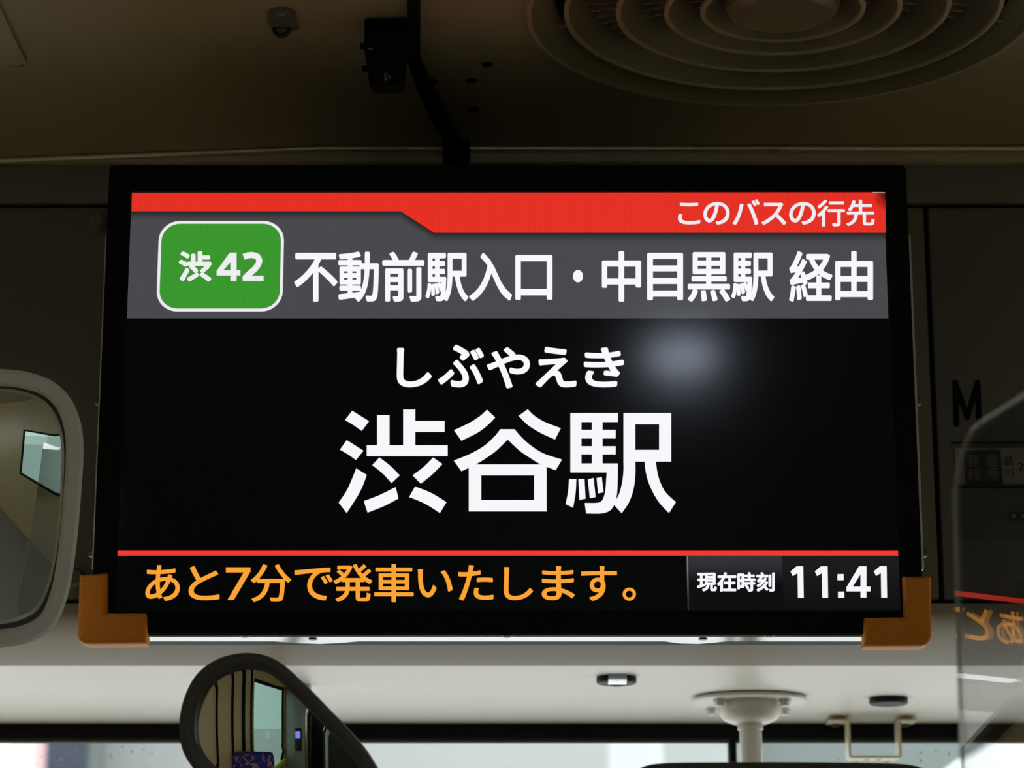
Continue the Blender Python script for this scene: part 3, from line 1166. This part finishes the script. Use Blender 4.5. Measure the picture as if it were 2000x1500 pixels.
# pale round knob on the wall just left of the display
b = B()
c = on_y(191, 438, YW)
lathe(b, [(0.0001, 0.012), (0.006, 0.0115), (0.008, 0.008), (0.0085, 0.0)], c, (0, -1, 0), 28)
obj('round_knob', b, M['panel'], smooth='auto', label='round beige knob on the wall panel beside the upper left display edge', cat='knob')
b = B()
c = on_y(150, 1132, YW)
lathe(b, [(0.0001, 0.014), (0.006, 0.0135), (0.0085, 0.008), (0.009, 0.0)], c, (0, -1, 0), 28)
obj('round_knob', b, M['panel'], smooth='auto', label='round beige knob on the wall panel behind the left orange guard', cat='knob')

# ------------------------------------------------------------------ ceiling fan
fan = empty('ceiling_fan', (FX, FY, ZCL), 'round beige ceiling ventilator with concentric louvre rings', 'fan')
Z = ZCL
NF = 96
b = B()
lathe(b, [(0.2005, 0.0), (0.2005, -0.0025), (0.1985, -0.0045), (0.1955, -0.0045), (0.1935, -0.002), (0.184, 0.004), (0.179, 0.0085), (0.1775, 0.010), (0.1775, 0.05)], (FX, FY, Z), n=NF)
obj('outer_rim', b, M['fan'], fan, smooth='auto')
b = B()
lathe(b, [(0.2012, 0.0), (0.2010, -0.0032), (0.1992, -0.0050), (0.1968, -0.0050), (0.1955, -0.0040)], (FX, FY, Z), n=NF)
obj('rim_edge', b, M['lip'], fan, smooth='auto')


def louvre(r, rise, run, t=0.0036):
    b_ = B()
    lathe(b_, [(r, 0.0), (r - t * .3, -0.0016), (r - t, -0.0016), (r - t - .0005, 0.0), (r - t - run * .45, rise * .4), (r - t - run, rise), (r - t - run + .0016, rise + .0005), (r - run * .45, rise * .42), (r, 0.001), (r, 0.0)], (FX, FY, Z), n=NF)
    o_ = obj('louvre_ring', b_, M['fan'], fan, smooth='auto')
    b_ = B()
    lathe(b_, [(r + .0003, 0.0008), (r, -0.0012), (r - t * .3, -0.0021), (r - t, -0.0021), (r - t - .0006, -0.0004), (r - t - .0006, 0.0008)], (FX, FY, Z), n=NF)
    obj('edge', b_, M['lip'], o_, smooth='auto', label='lower edge with painted highlight')
    return o_


RR = [0.1705, 0.1300, 0.0925, 0.0642]
for r in RR:
    louvre(r, 0.030, 0.0175)
b = B()
lathe(b, [(0.0001, -0.0040), (0.0335, -0.0040), (0.0345, -0.0046), (0.0355, -0.0036), (0.0365, -0.0044), (0.038, -0.0032), (0.0425, -0.001), (0.0450, 0.006), (0.0450, 0.03)], (FX, FY, Z), n=64)
obj('centre_cap', b, M['fan'], fan, smooth='auto')
# thin radial fins above the louvres
bmf = B()
box(bmf, 0, 0.029, -0.0008, 0.0008, 0.0, 0.010)
fin_me = None
for ri, (r0, cnt) in enumerate(((0.1335, 72), (0.0965, 54), (0.0680, 40))):
    for i in range(cnt):
        a = 2 * PI * (i + 0.5) / cnt
        if fin_me is None:
            o = obj('fin', bmf, M['lip'], fan)  # fins share the edge colour with its painted highlight
            for v in o.data.vertices:
                v.co += ORIGIN[fan.name]
            fin_me = o.data
        else:
            o = bpy.data.objects.new('fin', fin_me)
            COL.objects.link(o)
            o.parent = fan
        L = (0.0295, 0.027, 0.019)[ri]
        o.location = (r0 * math.cos(a) - 0.004 * math.cos(a), r0 * math.sin(a) - 0.004 * math.sin(a), 0.018)
        o.rotation_euler = (0, 0, a)
        o.scale = (L / 0.029, 1, 1)
# struts of the outermost gap
for i in range(14):
    a = 2 * PI * (i + 0.42) / 14
    b = B()
    box(b, 0.1655, 0.180, -0.0022, 0.0022, 0.004, 0.016, 0.0006)
    bmesh.ops.rotate(b, verts=b.verts, cent=(0, 0, 0), matrix=Matrix.Rotation(a, 3, 'Z'))
    bmesh.ops.translate(b, verts=b.verts, vec=(FX, FY, Z))
    obj('strut', b, M['fan'], fan)
b = B()
lathe(b, [(0.1965, 0.002), (0.1965, 0.06), (0.0001, 0.06)], (FX, FY, Z), n=64)
obj('cavity', b, M['fan_dark'], fan)

# ------------------------------------------------------------------ ceiling camera, conduit, tie-down ring, hatch
cc = on_y(755, 37, 1.945)
camera_unit = empty('dashboard_camera', (cc.x, 1.955, ZCL), 'small black surveillance camera on a bracket hanging from the ceiling', 'camera')
Yc = 1.945


def pxbox(b_, x0, y0, x1, y1, Yn, depth, bev=0.001):
    a, c_ = on_y(x0, y1, Yn), on_y(x1, y0, Yn)
    box(b_, a.x, c_.x, Yn, Yn + depth, a.z, c_.z, bev)


b = B()
pxbox(b, 711, 36, 800, 98, Yc, 0.03, 0.0015)
obj('bracket', b, M['black_matte'], camera_unit, smooth='auto')
b = B()
pl = [on_y(x, y, Yc - 0.002) for x, y in ((715, 97), (793, 97), (791, 128), (789, 150), (786, 160), (776, 166), (734, 166), (724, 162), (720, 152), (717, 128))]
prism(b, pl, (0, 0.018, 0))
obj('camera_body', b, M['black_matte'], camera_unit, label='glossier black camera head')
b = B()
lathe(b, [(0.009, 0), (0.009, 0.004), (0.0075, 0.005), (0.0065, 0.003), (0.0001, 0.0045)], on_y(752, 145, Yc - 0.002), (0, -1, 0), 28)
obj('lens', b, M['lens'], camera_unit, smooth='auto')
b = B()
lathe(b, [(0.0001, -0.004), (0.0035, -0.0035), (0.0043, 0.0)], on_y(746, 166, Yc + 0.008), None, 16)
obj('bottom_knob', b, M['black_plastic'], camera_unit, smooth='auto')
for px, py in ((711, 79), (715, 123)):
    b = B()
    lathe(b, [(0.0001, 0.0038), (0.0022, 0.0036), (0.0026, 0.002), (0.0026, -0.002)], on_y(px, py, Yc) + Vector((0, 0.012, 0)), (-1, 0, 0), 14)
    obj('clamp_screw', b, M['black_matte'], camera_unit, smooth='auto')
b = B()
pxbox(b, 719, 94.5, 728, 96.0, Yc - 0.0005, 0.001, 0)
obj('bright_edge', b, M['steel_dull'], camera_unit)

ZK = ZCL - 0.0075
path = [on_z(px, py, ZK) for px, py in ((800, -60), (807, -10), (808, 40), (808, 95), (812, 125), (828, 165), (850, 212), (872, 255), (888, 285))]
path = smooth_curve(path, 6)
b = B()
tube(b, path, [0.0052] * 20 + [0.0052 + 0.0022 * min(1, i / 14) for i in range(len(path) - 20)], 14)
cable = empty('cable_conduit', path[0], 'thick black cable sleeve running along the ceiling to the display', 'cable')
obj('sleeve', b, M['black_matte'], cable, smooth=True)
b = B()
e0 = path[-1]
tube(b, smooth_curve([e0, e0 + Vector((0.004, 0.004, -0.012)), Vector((e0.x + 0.004, YD + 0.10, hz1 + 0.022)), Vector((e0.x + 0.004, YD + 0.052, hz1 + 0.008))], 6), 0.0074, 14)
obj('drop_cable', b, M['black_matte'], cable, smooth=True)
b = B()
c = on_z(893, 283, ZCL)
box(b, c.x - 0.0125, c.x + 0.0115, c.y - 0.014, c.y + 0.006, ZCL - 0.016, ZCL, 0.001)
obj('cable_clamp', b, M['black_matte'], cable)

# tie-down ring
rp = on_z(549, 32, ZCL)
ring = empty('ceiling_ring', rp, 'small grey metal ring plate screwed to the ceiling left of the camera', 'ring')
b = B()
plate = closed_curve([on_z(x, y, ZCL - 0.0003) for x, y in ((523, 22), (533, 15), (549, 12.5), (566, 16), (576, 22), (579, 40), (581, 54), (565, 56), (540, 54), (525, 44))], 4)
prism(b, plate, (0, 0, -0.0022))
obj('plate', b, M['ring_metal'], ring)
b = B()
ctr = on_z(547, 30, ZCL - 0.0025)
lathe(b, [(0.0001, -0.0024), (0.0035, -0.002), (0.0052, 0)], ctr, None, 20)
obj('screw', b, M['ring_metal'], ring, smooth='auto')
Yr = on_z(548, 50, ZCL).y
loop = smooth_curve([on_y(x, y, Yr - 0.001) for x, y in ((533, 38), (534, 50), (536, 60), (542, 68), (550, 70.5), (558, 68), (564.5, 60), (566, 50), (566, 38))], 5)
b = B()
tube(b, loop, 0.0017, 10, up=Vector((0, 1, 0)))
obj('loop', b, M['loop'], ring, smooth=True, label='dark wire loop')
b = B()
pl = [on_y(x, y, Yr + 0.0005) for x, y in ((538, 40), (561, 40), (561, 60), (556, 65), (544, 65), (539, 59))]
prism(b, pl, (0, 0.0025, 0))
obj('tongue', b, M['ring_metal'], ring)

# inspection hatch at the left
b = B()
h1 = on_z(52, 117, ZCL - 0.02)
x1h = h1.x
y1h = h1.y
zh = zceil(x1h)
h0 = on_z(30, 60, zh)
hx1_ = on_z(52, 117, zh).x
hy1_ = on_z(52, 117, zh).y
pl = [(XL + 0.08, 1.45), (hx1_, 1.45), (hx1_, hy1_ - 0.002), (hx1_ - 0.004, hy1_ + 0.001), (XL + 0.08, hy1_ + 0.001)]
prism(b, [(x, y, zceil(x) - 0.0003) for x, y in pl], (0, 0, -0.003))
hatch = obj('ceiling_hatch', b, mat('greige hatch cover', (0.42, 0.36, 0.26), 0.5), label='flat beige inspection hatch in the ceiling at the left edge', cat='hatch')
b = B()
c = on_z(35, 120.5, zh)
lathe(b, [(0.0001, -0.0042), (0.003, -0.0040), (0.0048, -0.002), (0.0050, 0)], (c.x, c.y, zceil(c.x)), None, 20)
obj('screw', b, M['zinc'], hatch, smooth='auto')

# ------------------------------------------------------------------ mirrors
def dome_mirror(name_parent, outline, normal, R, m, part='mirror_glass'):
    """convex reflecting face filling a closed outline (3-D points in one plane)"""
    c = sum((Vector(p) for p in outline), Vector()) / len(outline)
    nrm = Vector(normal).normalized()
    b_ = B()
    rings = 10
    prev = None
    cv = b_.verts.new(c + nrm * 0)
    for k_ in range(1, rings + 1):
        s = k_ / rings
        ringv = []
        for p in outline:
            d = (Vector(p) - c) * s
            ringv.append(b_.verts.new(c + d - nrm * (d.length_squared / (2 * R))))
        nn = len(ringv)
        for i in range(nn):
            j = (i + 1) % nn
            if prev is None:
                b_.faces.new((cv, ringv[i], ringv[j]))
            else:
                b_.faces.new((prev[i], ringv[i], ringv[j], prev[j]))
        prev = ringv
    return obj(part, b_, m, name_parent, smooth=True)


def plane_pts(pxs, c, nrm):
    """photo pixels onto the plane through c with normal nrm"""
    out = []
    o0 = Vector((0, 0, CZ))
    for x, y in pxs:
        d = ray(x, y)
        t = (c - o0).dot(nrm) / d.dot(nrm)
        out.append(o0 + d * t)
    return out


def inset(pts, nrm, d):
    n_ = len(pts)
    out = []
    for i in range(n_):
        t = (pts[(i + 1) % n_] - pts[i - 1]).normalized()
        s = nrm.cross(t)
        out.append(pts[i] + s * d)
    c = sum(pts, Vector()) / n_
    if (out[0] - c).length > (pts[0] - c).length:
        out = [2 * p - q_ for p, q_ in zip(pts, out)]
    return out


def framed_mirror(root, px_outline, c, nrm, wid, depth, mframe, R, bulge, k=5, face_n=None):
    nrm = nrm.normalized()
    outer_ = closed_curve(plane_pts(px_outline, c, nrm), k)
    mid_o = inset(outer_, nrm, wid * 0.22)
    mid_i = inset(outer_, nrm, wid * 0.80)
    inn = inset(outer_, nrm, wid)
    b_ = B()
    loops = [[p - nrm * depth for p in inset(outer_, nrm, wid * 0.1)], [p - nrm * bulge for p in outer_], [p - nrm * bulge * .3 for p in outer_], [p + nrm * 0 for p in mid_o],
             [p - nrm * bulge * .15 for p in mid_i], [p - nrm * bulge * .7 for p in inn], [p - nrm * (bulge + 0.004) for p in inn]]
    vl = [[b_.verts.new(p) for p in L] for L in loops]
    n_ = len(outer_)
    for a, c2 in zip(vl, vl[1:]):
        for i in range(n_):
            j = (i + 1) % n_
            b_.faces.new((a[i], a[j], c2[j], c2[i]))
    b_.faces.new(vl[0])
    obj('frame', b_, mframe, root, smooth='auto')
    gl = [p - nrm * (bulge * .8) for p in inset(outer_, nrm, wid * 0.97)]
    return gl


# left rounded mirror
NA = Vector((0.21, -1, -0.30)).normalized()
cA = on_y(0, 990, 1.90)
mA = empty('interior_mirror', cA, 'pale grey rounded mirror cut by the left edge of the view', 'mirror')
glA = framed_mirror(mA, [(163, 860), (158, 975), (146, 1095), (131, 1170), (105, 1225), (60, 1254), (0, 1266), (-100, 1272), (-230, 1262), (-300, 1230), (-335, 1150), (-350, 1000), (-350, 850), (-325, 770), (-260, 735), (-120, 722), (0, 721), (62, 729), (112, 751), (146, 793)],
                    cA, NA, 0.0125, 0.022, M['mirror_frame'], 0.6, 0.006)
dome_mirror(mA, glA, NA, 0.4, M['mirror'])
b = B()
tube(b, [cA + Vector((-0.05, 0.02, 0.0)), Vector((cA.x - 0.05, YW + 0.0, cA.z + 0.02))], 0.008, 12)
obj('arm', b, M['mirror_frame'], mA, smooth=True)

# charcoal mirror under the soffit
NB = Vector((-0.083, -1, -0.13)).normalized()
cB = on_y(475, 1400, 1.85)
mB = empty('passenger_mirror', cB, 'charcoal framed pear shaped mirror hanging under the soffit below the display', 'mirror')
glB = framed_mirror(mB, [(352, 1450), (350, 1405), (362, 1355), (388, 1312), (432, 1284), (488, 1275), (540, 1290), (590, 1333), (640, 1384), (688, 1434), (722, 1478), (745, 1525), (745, 1580), (715, 1630), (655, 1660), (590, 1655), (520, 1620), (445, 1560), (390, 1515), (364, 1482)],
                    cB, NB, 0.0105, 0.018, M['mirror_dark'], 0.4, 0.0035)
dome_mirror(mB, glB, NB, 0.42, M['mirror'])
b = B()
base = on_soffit(585, 1330)
ZB = zsof(base.y + .03)
tube(b, smooth_curve([Vector((base.x, base.y + .03, ZB)), Vector((base.x, base.y + 0.03, ZB - 0.02)), Vector((base.x - 0.02, base.y - 0.06, ZB - 0.045)), Vector((cB.x + 0.05, cB.y + 0.2, cB.z - 0.005)), Vector((cB.x + 0.012, cB.y + 0.03, cB.z - 0.02))], 6), 0.006, 12)
obj('arm', b, M['mirror_dark'], mB, smooth=True)
b = B()
lathe(b, [(0.0001, -0.009), (0.010, -0.0085), (0.0125, -0.004), (0.0125, 0)], (base.x - .004, base.y + .03, ZB), None, 24)
obj('mount', b, M['zinc'], mB, smooth='auto')

# white pole with flange and the wide mirror it carries
fp = on_soffit(1464, 1361)
pole = empty('mirror_pole', fp, 'white pole with a round bolted flange under the soffit', 'pole')
b = B()
lathe(b, [(0.047, 0.0), (0.047, -0.0022), (0.054, -0.0022), (0.0548, -0.0030), (0.0548, -0.0048), (0.054, -0.0055), (0.0001, -0.0055)], fp, None, 64)
obj('flange', b, M['white_paint'], pole, smooth='auto')
b = B()
lathe(b, [(0.0305, -0.0050), (0.0310, -0.010), (0.0295, -0.017), (0.0255, -0.0225), (0.018, -0.0255), (0.0125, -0.0265)], fp, None, 48)
obj('bowl', b, M['white_paint'], pole, smooth='auto')
b = B()
tilt = Vector((0.012, 0.0, -1)).normalized()
p0 = fp + Vector((0, 0, -0.024))
lathe(b, [(0.0124, 0.0), (0.0124, 0.0075), (0.0108, 0.0085), (0.0108, 0.26)], p0, tilt, 32)
obj('tube', b, M['white_paint'], pole, smooth='auto')
for px, py in ((1405, 1366), (1533, 1366), (1390, 1384), (1532, 1384)):
    b = B()
    c = on_z(px, py, fp.z - 0.0056)
    lathe(b, [(0.0058, 0.0), (0.0058, -0.0026), (0.0044, -0.0028), (0.0040, -0.0062), (0.0001, -0.0066)], c, None, 6 if px > 0 else 16)
    obj('bolt', b, M['white_paint'], pole, smooth='auto')
NC = Vector((0.03, -1, -0.16)).normalized()
cC = on_y(1525, 1580, 1.80)
mC = empty('rear_view_mirror', cC, 'wide dark framed mirror at the bottom edge in front of the white pole', 'mirror')
outl = [(1245, 1512), (1258, 1498), (1300, 1491), (1400, 1489.5), (1525, 1489), (1650, 1490), (1750, 1492), (1795, 1498), (1812, 1512), (1815, 1560), (1812, 1640), (1790, 1665), (1700, 1672), (1525, 1674), (1350, 1672), (1265, 1665), (1243, 1640), (1240, 1560)]
b = B()
tube(b, [Vector((cC.x, cC.y + .015, cC.z - .01)), Vector((fp.x + .002, fp.y - .0125, cC.z - .01))], 0.008, 12)
obj('arm', b, M['mirror_dark'], mC, smooth=True)
glC = framed_mirror(mC, outl, cC, NC, 0.008, 0.014, M['mirror_dark'], 1.0, 0.005)
dome_mirror(mC, glC, NC, 1.2, M['mirror'])

# cream U-shaped bracket
ya_ = on_soffit(1640, 1397).y
yb_ = min(ya_ + 0.055, YS1 - 0.004)
ZBR = min(zsof(ya_), zsof(yb_))
bx0_, bx1_ = on_y(1657, 1440, ya_).x, on_y(1760, 1440, ya_).x
zbp = CZ + ya_ * (on_y(1700, 1480, ya_).z - CZ) / ya_
br = empty('u_bracket', ((bx0_ + bx1_) / 2, (ya_ + yb_) / 2, ZBR), 'cream U shaped steel bracket screwed under the soffit', 'bracket')
t = 0.0022
b = B()
poly = [(bx0_ - 0.019, ZBR - t), (bx0_ - 0.019, ZBR - .0002), (bx0_ + t, ZBR - .0002), (bx0_ + t, zbp + t), (bx1_ - t, zbp + t), (bx1_ - t, ZBR - .0002), (bx1_ + 0.0165, ZBR - .0002), (bx1_ + 0.0165, ZBR - t),
        (bx1_, ZBR - t), (bx1_, zbp + .002), (bx1_ - .002, zbp), (bx0_ + .002, zbp), (bx0_, zbp + .002), (bx0_, ZBR - t)]
prism(b, [(x, ya_, z) for x, z in poly], (0, yb_ - ya_, 0))
obj('strap', b, M['cream_paint'], br)
for x in (bx0_ - 0.0095, bx1_ + 0.008):
    b = B()
    lathe(b, [(0.0001, -0.0028), (0.0038, -0.0024), (0.0046, 0)], (x, (ya_ + yb_) / 2 + .012, ZBR - t), None, 16)
    obj('screw', b, M['screw'], br, smooth='auto')
for i, x in enumerate([bx0_ + f_ * (bx1_ - bx0_) for f_ in (.2, .37, .6, .8)]):
    b = B()
    lathe(b, [(0.0001, -0.0003), (0.0024, -0.0003), (0.0024, 0)], (x, ya_ + (0.034, 0.016, 0.016, 0.034)[i], zbp), None, 14)
    obj('hole', b, M['gap'], br)

# plugs under the soffit
dc = on_soffit(1204, 1322)
clip = empty('clip_disc', dc, 'round black rubber stop with a metal spring clip under the soffit', 'door stop')
b = B()
lathe(b, [(0.0178, 0.0), (0.0182, -0.001), (0.0182, -0.0052), (0.0172, -0.0062), (0.0001, -0.0062)], dc, None, 40)
obj('rubber_disc', b, M['black_plastic'], clip, smooth='auto')
b = B()
prof = smooth_curve([(-0.026, -0.0008), (-0.020, -0.0046), (-0.013, -0.0068), (-0.004, -0.0078), (0.002, -0.0108)], 4) if False else None
cl = [(-0.0245, -0.0004), (-0.021, -0.0035), (-0.0165, -0.0066), (-0.010, -0.0078), (-0.003, -0.0078), (0.001, -0.0068)]
up_ = [Vector((dc.x - 0.008, dc.y + y, dc.z + z)) for y, z in cl]
top = [p + Vector((0, 0, 0.0010)) for p in up_]
prism(b, up_ + top[::-1], (0.0165, 0, 0))
obj('spring_clip', b, M['steel'], clip, smooth='auto')
b = B()
lathe(b, [(0.0001, -0.0009), (0.006, -0.0007), (0.0066, 0)], (dc.x + 0.001, dc.y + 0.008, dc.z - 0.0062), None, 16)
obj('recess', b, M['gap'], clip)
dc2 = on_soffit(1735, 1363)
b = B()
lathe(b, [(0.0180, 0.0), (0.0186, -0.001), (0.0186, -0.0052), (0.0172, -0.0064), (0.0001, -0.0066)], dc2, None, 40)
obj('rubber_plug', b, M['black_plastic'], smooth='auto', label='plain round black rubber plug under the soffit beside the bracket', cat='plug')

# ------------------------------------------------------------------ clear driver partition
LEAN, YAW = -0.0148, 0.2125
dirp = Vector((math.sin(YAW), -math.cos(YAW), 0))
upp = Vector((-math.sin(LEAN) * math.cos(YAW), -math.sin(LEAN) * math.sin(YAW), math.cos(LEAN)))
nrmp = dirp.cross(upp).normalized()
ZP = CZ + 0.3262
e_far = Vector((0.2290, 1.347, CZ + 0.3087)) - upp * (CZ + 0.3087) - nrmp * 0.001
part = empty('driver_partition', (e_far.x, e_far.y, 0.0), 'clear acrylic driver partition with a rounded upper corner at the right', 'partition')


def pp(s, z):
    return e_far + dirp * s + upp * z


Lp = 0.85
outl = [(0.0, 0.35), (0.0, ZP - 0.034), (0.0006, ZP - 0.028), (0.0025, ZP - 0.0225), (0.006, ZP - 0.0165), (0.0115, ZP - 0.0105), (0.018, ZP - 0.0052), (0.026, ZP - 0.0014), (0.036, ZP), (Lp, ZP), (Lp, 0.35)]
b = B()
th = nrmp * 0.002
a_ = [b.verts.new(pp(*p)) for p in outl]
c_ = [b.verts.new(pp(*p) + th) for p in outl]
b.faces.new(a_)
b.faces.new(c_[::-1])
obj('sheet', b, M['acrylic'], part, normals=False)
b = B()
a_ = [b.verts.new(pp(*p)) for p in outl]
c_ = [b.verts.new(pp(*p) + th) for p in outl]
for i in range(len(outl) - 1):
    b.faces.new((a_[i], c_[i], c_[i + 1], a_[i + 1]))
obj('polished_edge', b, M['acrylic_edge'], part, label='pale polished edge', normals=False)

# ------------------------------------------------------------------ saloon seen only in the mirrors
def seat(x, y, lab, up=0.0):
    s = empty('passenger_chair', (x, y, 0), lab, 'seat')
    b_ = B()
    box(b_, x - .16, x + .16, y - .22, y + .22, .40 + up, .50 + up, .03)
    obj('seat_cushion', b_, M['moquette'], s, smooth='auto')
    b_ = B()
    box(b_, x - .16, x + .16, y - .30, y - .20, .46 + up, 1.10 + up, .04)
    obj('backrest', b_, M['moquette'], s, smooth='auto')
    b_ = B()
    box(b_, x - .13, x + .13, y - .18, y + .18, 0, .40 + up)
    obj('seat_base', b_, M['dash'], s)


seat(-0.765, 0.45, 'blue patterned passenger seat reflected at the foot of the charcoal mirror', 0.33)
b = B()
tube(b, [(-0.34, -1.5, 0), (-0.34, -1.5, 2.255)], 0.02, 14)
tag(obj('stanchion', b, M['white_paint'], smooth=True), 'white vertical stanchion beside the left seats', 'pole')
rd = empty('grey_pillar', (-0.79, -1.78, 0.0), 'grey pillar carrying a black card reader with a blue display', 'pillar')
b = B()
box(b, -0.94, -0.66, -1.9, -1.7, 0, 2.25, .01)
obj('post', b, M['zinc'], rd, smooth='auto')
b = B()
box(b, -0.80, -0.70, -1.7, -1.66, 1.15, 1.48, .015)
rb = obj('card_reader', b, M['blue_device'], rd, smooth='auto')
bd = bpy.data.materials.new('blue display')
bd.use_nodes = True
bdn = bd.node_tree.nodes['Principled BSDF']
bdn.inputs['Emission Color'].default_value = (0.08, 0.1, 0.7, 1)
bdn.inputs['Emission Strength'].default_value = 1.0
b = B()
box(b, -0.785, -0.715, -1.66, -1.657, 1.34, 1.43)
obj('reader_display', b, bd, rb)
b = B()
box(b, -0.60, -0.42, -1.95, -1.9, 0.1, 2.0, .01)
obj('glazed_partition', b, M['lens'], label='dark glazed partition behind the white stanchion', cat='partition')
for w_, (ya_s, ww) in enumerate(((0.42, .012), (0.16, .022), (-0.06, .05), (-0.27, .022))):
    b = B()
    box(b, XL, XL + 0.012, ya_s - ww, ya_s, 0.0, 2.2)
    obj('seam_strip', b, M['black_matte'], wall_left)
b = B()
box(b, XL, XL + 0.006, -0.36, 1.6, 0.0, 1.16)
obj('dado', b, M['dash'], wall_left)
b = B()
box(b, XL, XL + 0.03, -1.68, -0.36, 1.0, 1.06)
obj('yellow_sill', b, M['yellow'], wall_left)
# round saloon lamp in the ceiling: its blurred image shows on the display
lampd = ray(1332, 706)
kk = YD / lampd.y
hit = Vector((lampd.x * kk, YD, CZ + lampd.z * kk))
rd_ = Vector((lampd.x, -lampd.y, lampd.z))
tt = (ZCL - 0.012 - hit.z) / rd_.z
lp = hit + rd_ * tt
lampm = bpy.data.materials.new('lamp diffuser')
lampm.use_nodes = True
lb = lampm.node_tree.nodes['Principled BSDF']
lb.inputs['Emission Color'].default_value = (0.72, 0.82, 1.0, 1)
lb.inputs['Emission Strength'].default_value = 34.0
lamp = empty('saloon_lamp', (lp.x, lp.y, ZCL), 'small round lit ceiling lamp above the viewer', 'lamp')
b = B()
lathe(b, [(0.0001, -0.016), (0.022, -0.0145), (0.034, -0.008), (0.036, -0.003)], (lp.x, lp.y, ZCL), None, 32)
obj('diffuser', b, lampm, lamp, smooth=True)
b = B()
lathe(b, [(0.036, -0.003), (0.040, -0.004), (0.042, 0.0)], (lp.x, lp.y, ZCL), None, 32)
obj('lamp_ring', b, M['white_paint'], lamp, smooth='auto')

# ------------------------------------------------------------------ outside, beyond the windscreen
b = B()
box(b, -30, 30, -30, 40, -0.55, -0.35)
obj('ground', b, M['ground'], kind='structure')
YO = 18.0


def block(name, x0px, x1px, Y, depth, ztop, m, lab, cat='building', zbot=-0.35):
    x0 = on_y(x0px, 1475, Y).x
    x1 = on_y(x1px, 1475, Y).x
    b_ = B()
    box(b_, x0, x1, Y, Y + depth, zbot, ztop)
    return obj(name, b_, M[m], label=lab, cat=cat)


block('building', -900, 19, YO - 1.0, 3, 8.0, 'white_clad', 'white building side at the far left of the windscreen')
block('sign_board', 19, 72, YO - 2.0, 0.3, 6.0, 'pink_clad', 'tall pale pink and white board at the far left outside', 'sign', 2.0)
block('glass_bay', 72, 155, YO - 1.2, 1.0, 6.4, 'navy_clad', 'dark navy glazed bay between the pink board and the grey building')
block('green_column', 155, 178, YO - 0.9, 0.5, 6.4, 'facade_dark', 'narrow green grey column beside the navy glazed bay', 'column')
block('building', 165, 1440, YO, 3, 6.5, 'facade', 'pale grey clad building straight ahead beyond the left windscreen pane')
block('building', 1440, 2600, YO + 0.3, 3, 6.0, 'facade_dark', 'green grey building beyond the right windscreen pane')

b = B()
Yc_ = 15.0
pl = [on_y(x, y, Yc_) for x, y in ((1862, 1500), (1868, 1488), (1900, 1474), (1938, 1450), (2000, 1425), (2300, 1425), (2300, 1600), (1862, 1600))]
prism(b, pl, (0, 1.0, 0))
obj('canopy', b, M['white_clad'], label='white sloping canopy outside at the far right of the windscreen', cat='canopy')
b = B()
c0, c1 = on_y(1190, 1475, 13.0), on_y(1300, 1475, 13.0)
lathe(b, [((c1.x - c0.x) / 2, -0.35), ((c1.x - c0.x) / 2, 6.0)], ((c0.x + c1.x) / 2, 13.2, 0), None, 40, cap=True)
obj('round_column', b, mat('light grey column paint', (0.42, 0.44, 0.44), 0.5), smooth='auto', label='light grey round column outside behind the left windscreen pane', cat='column')
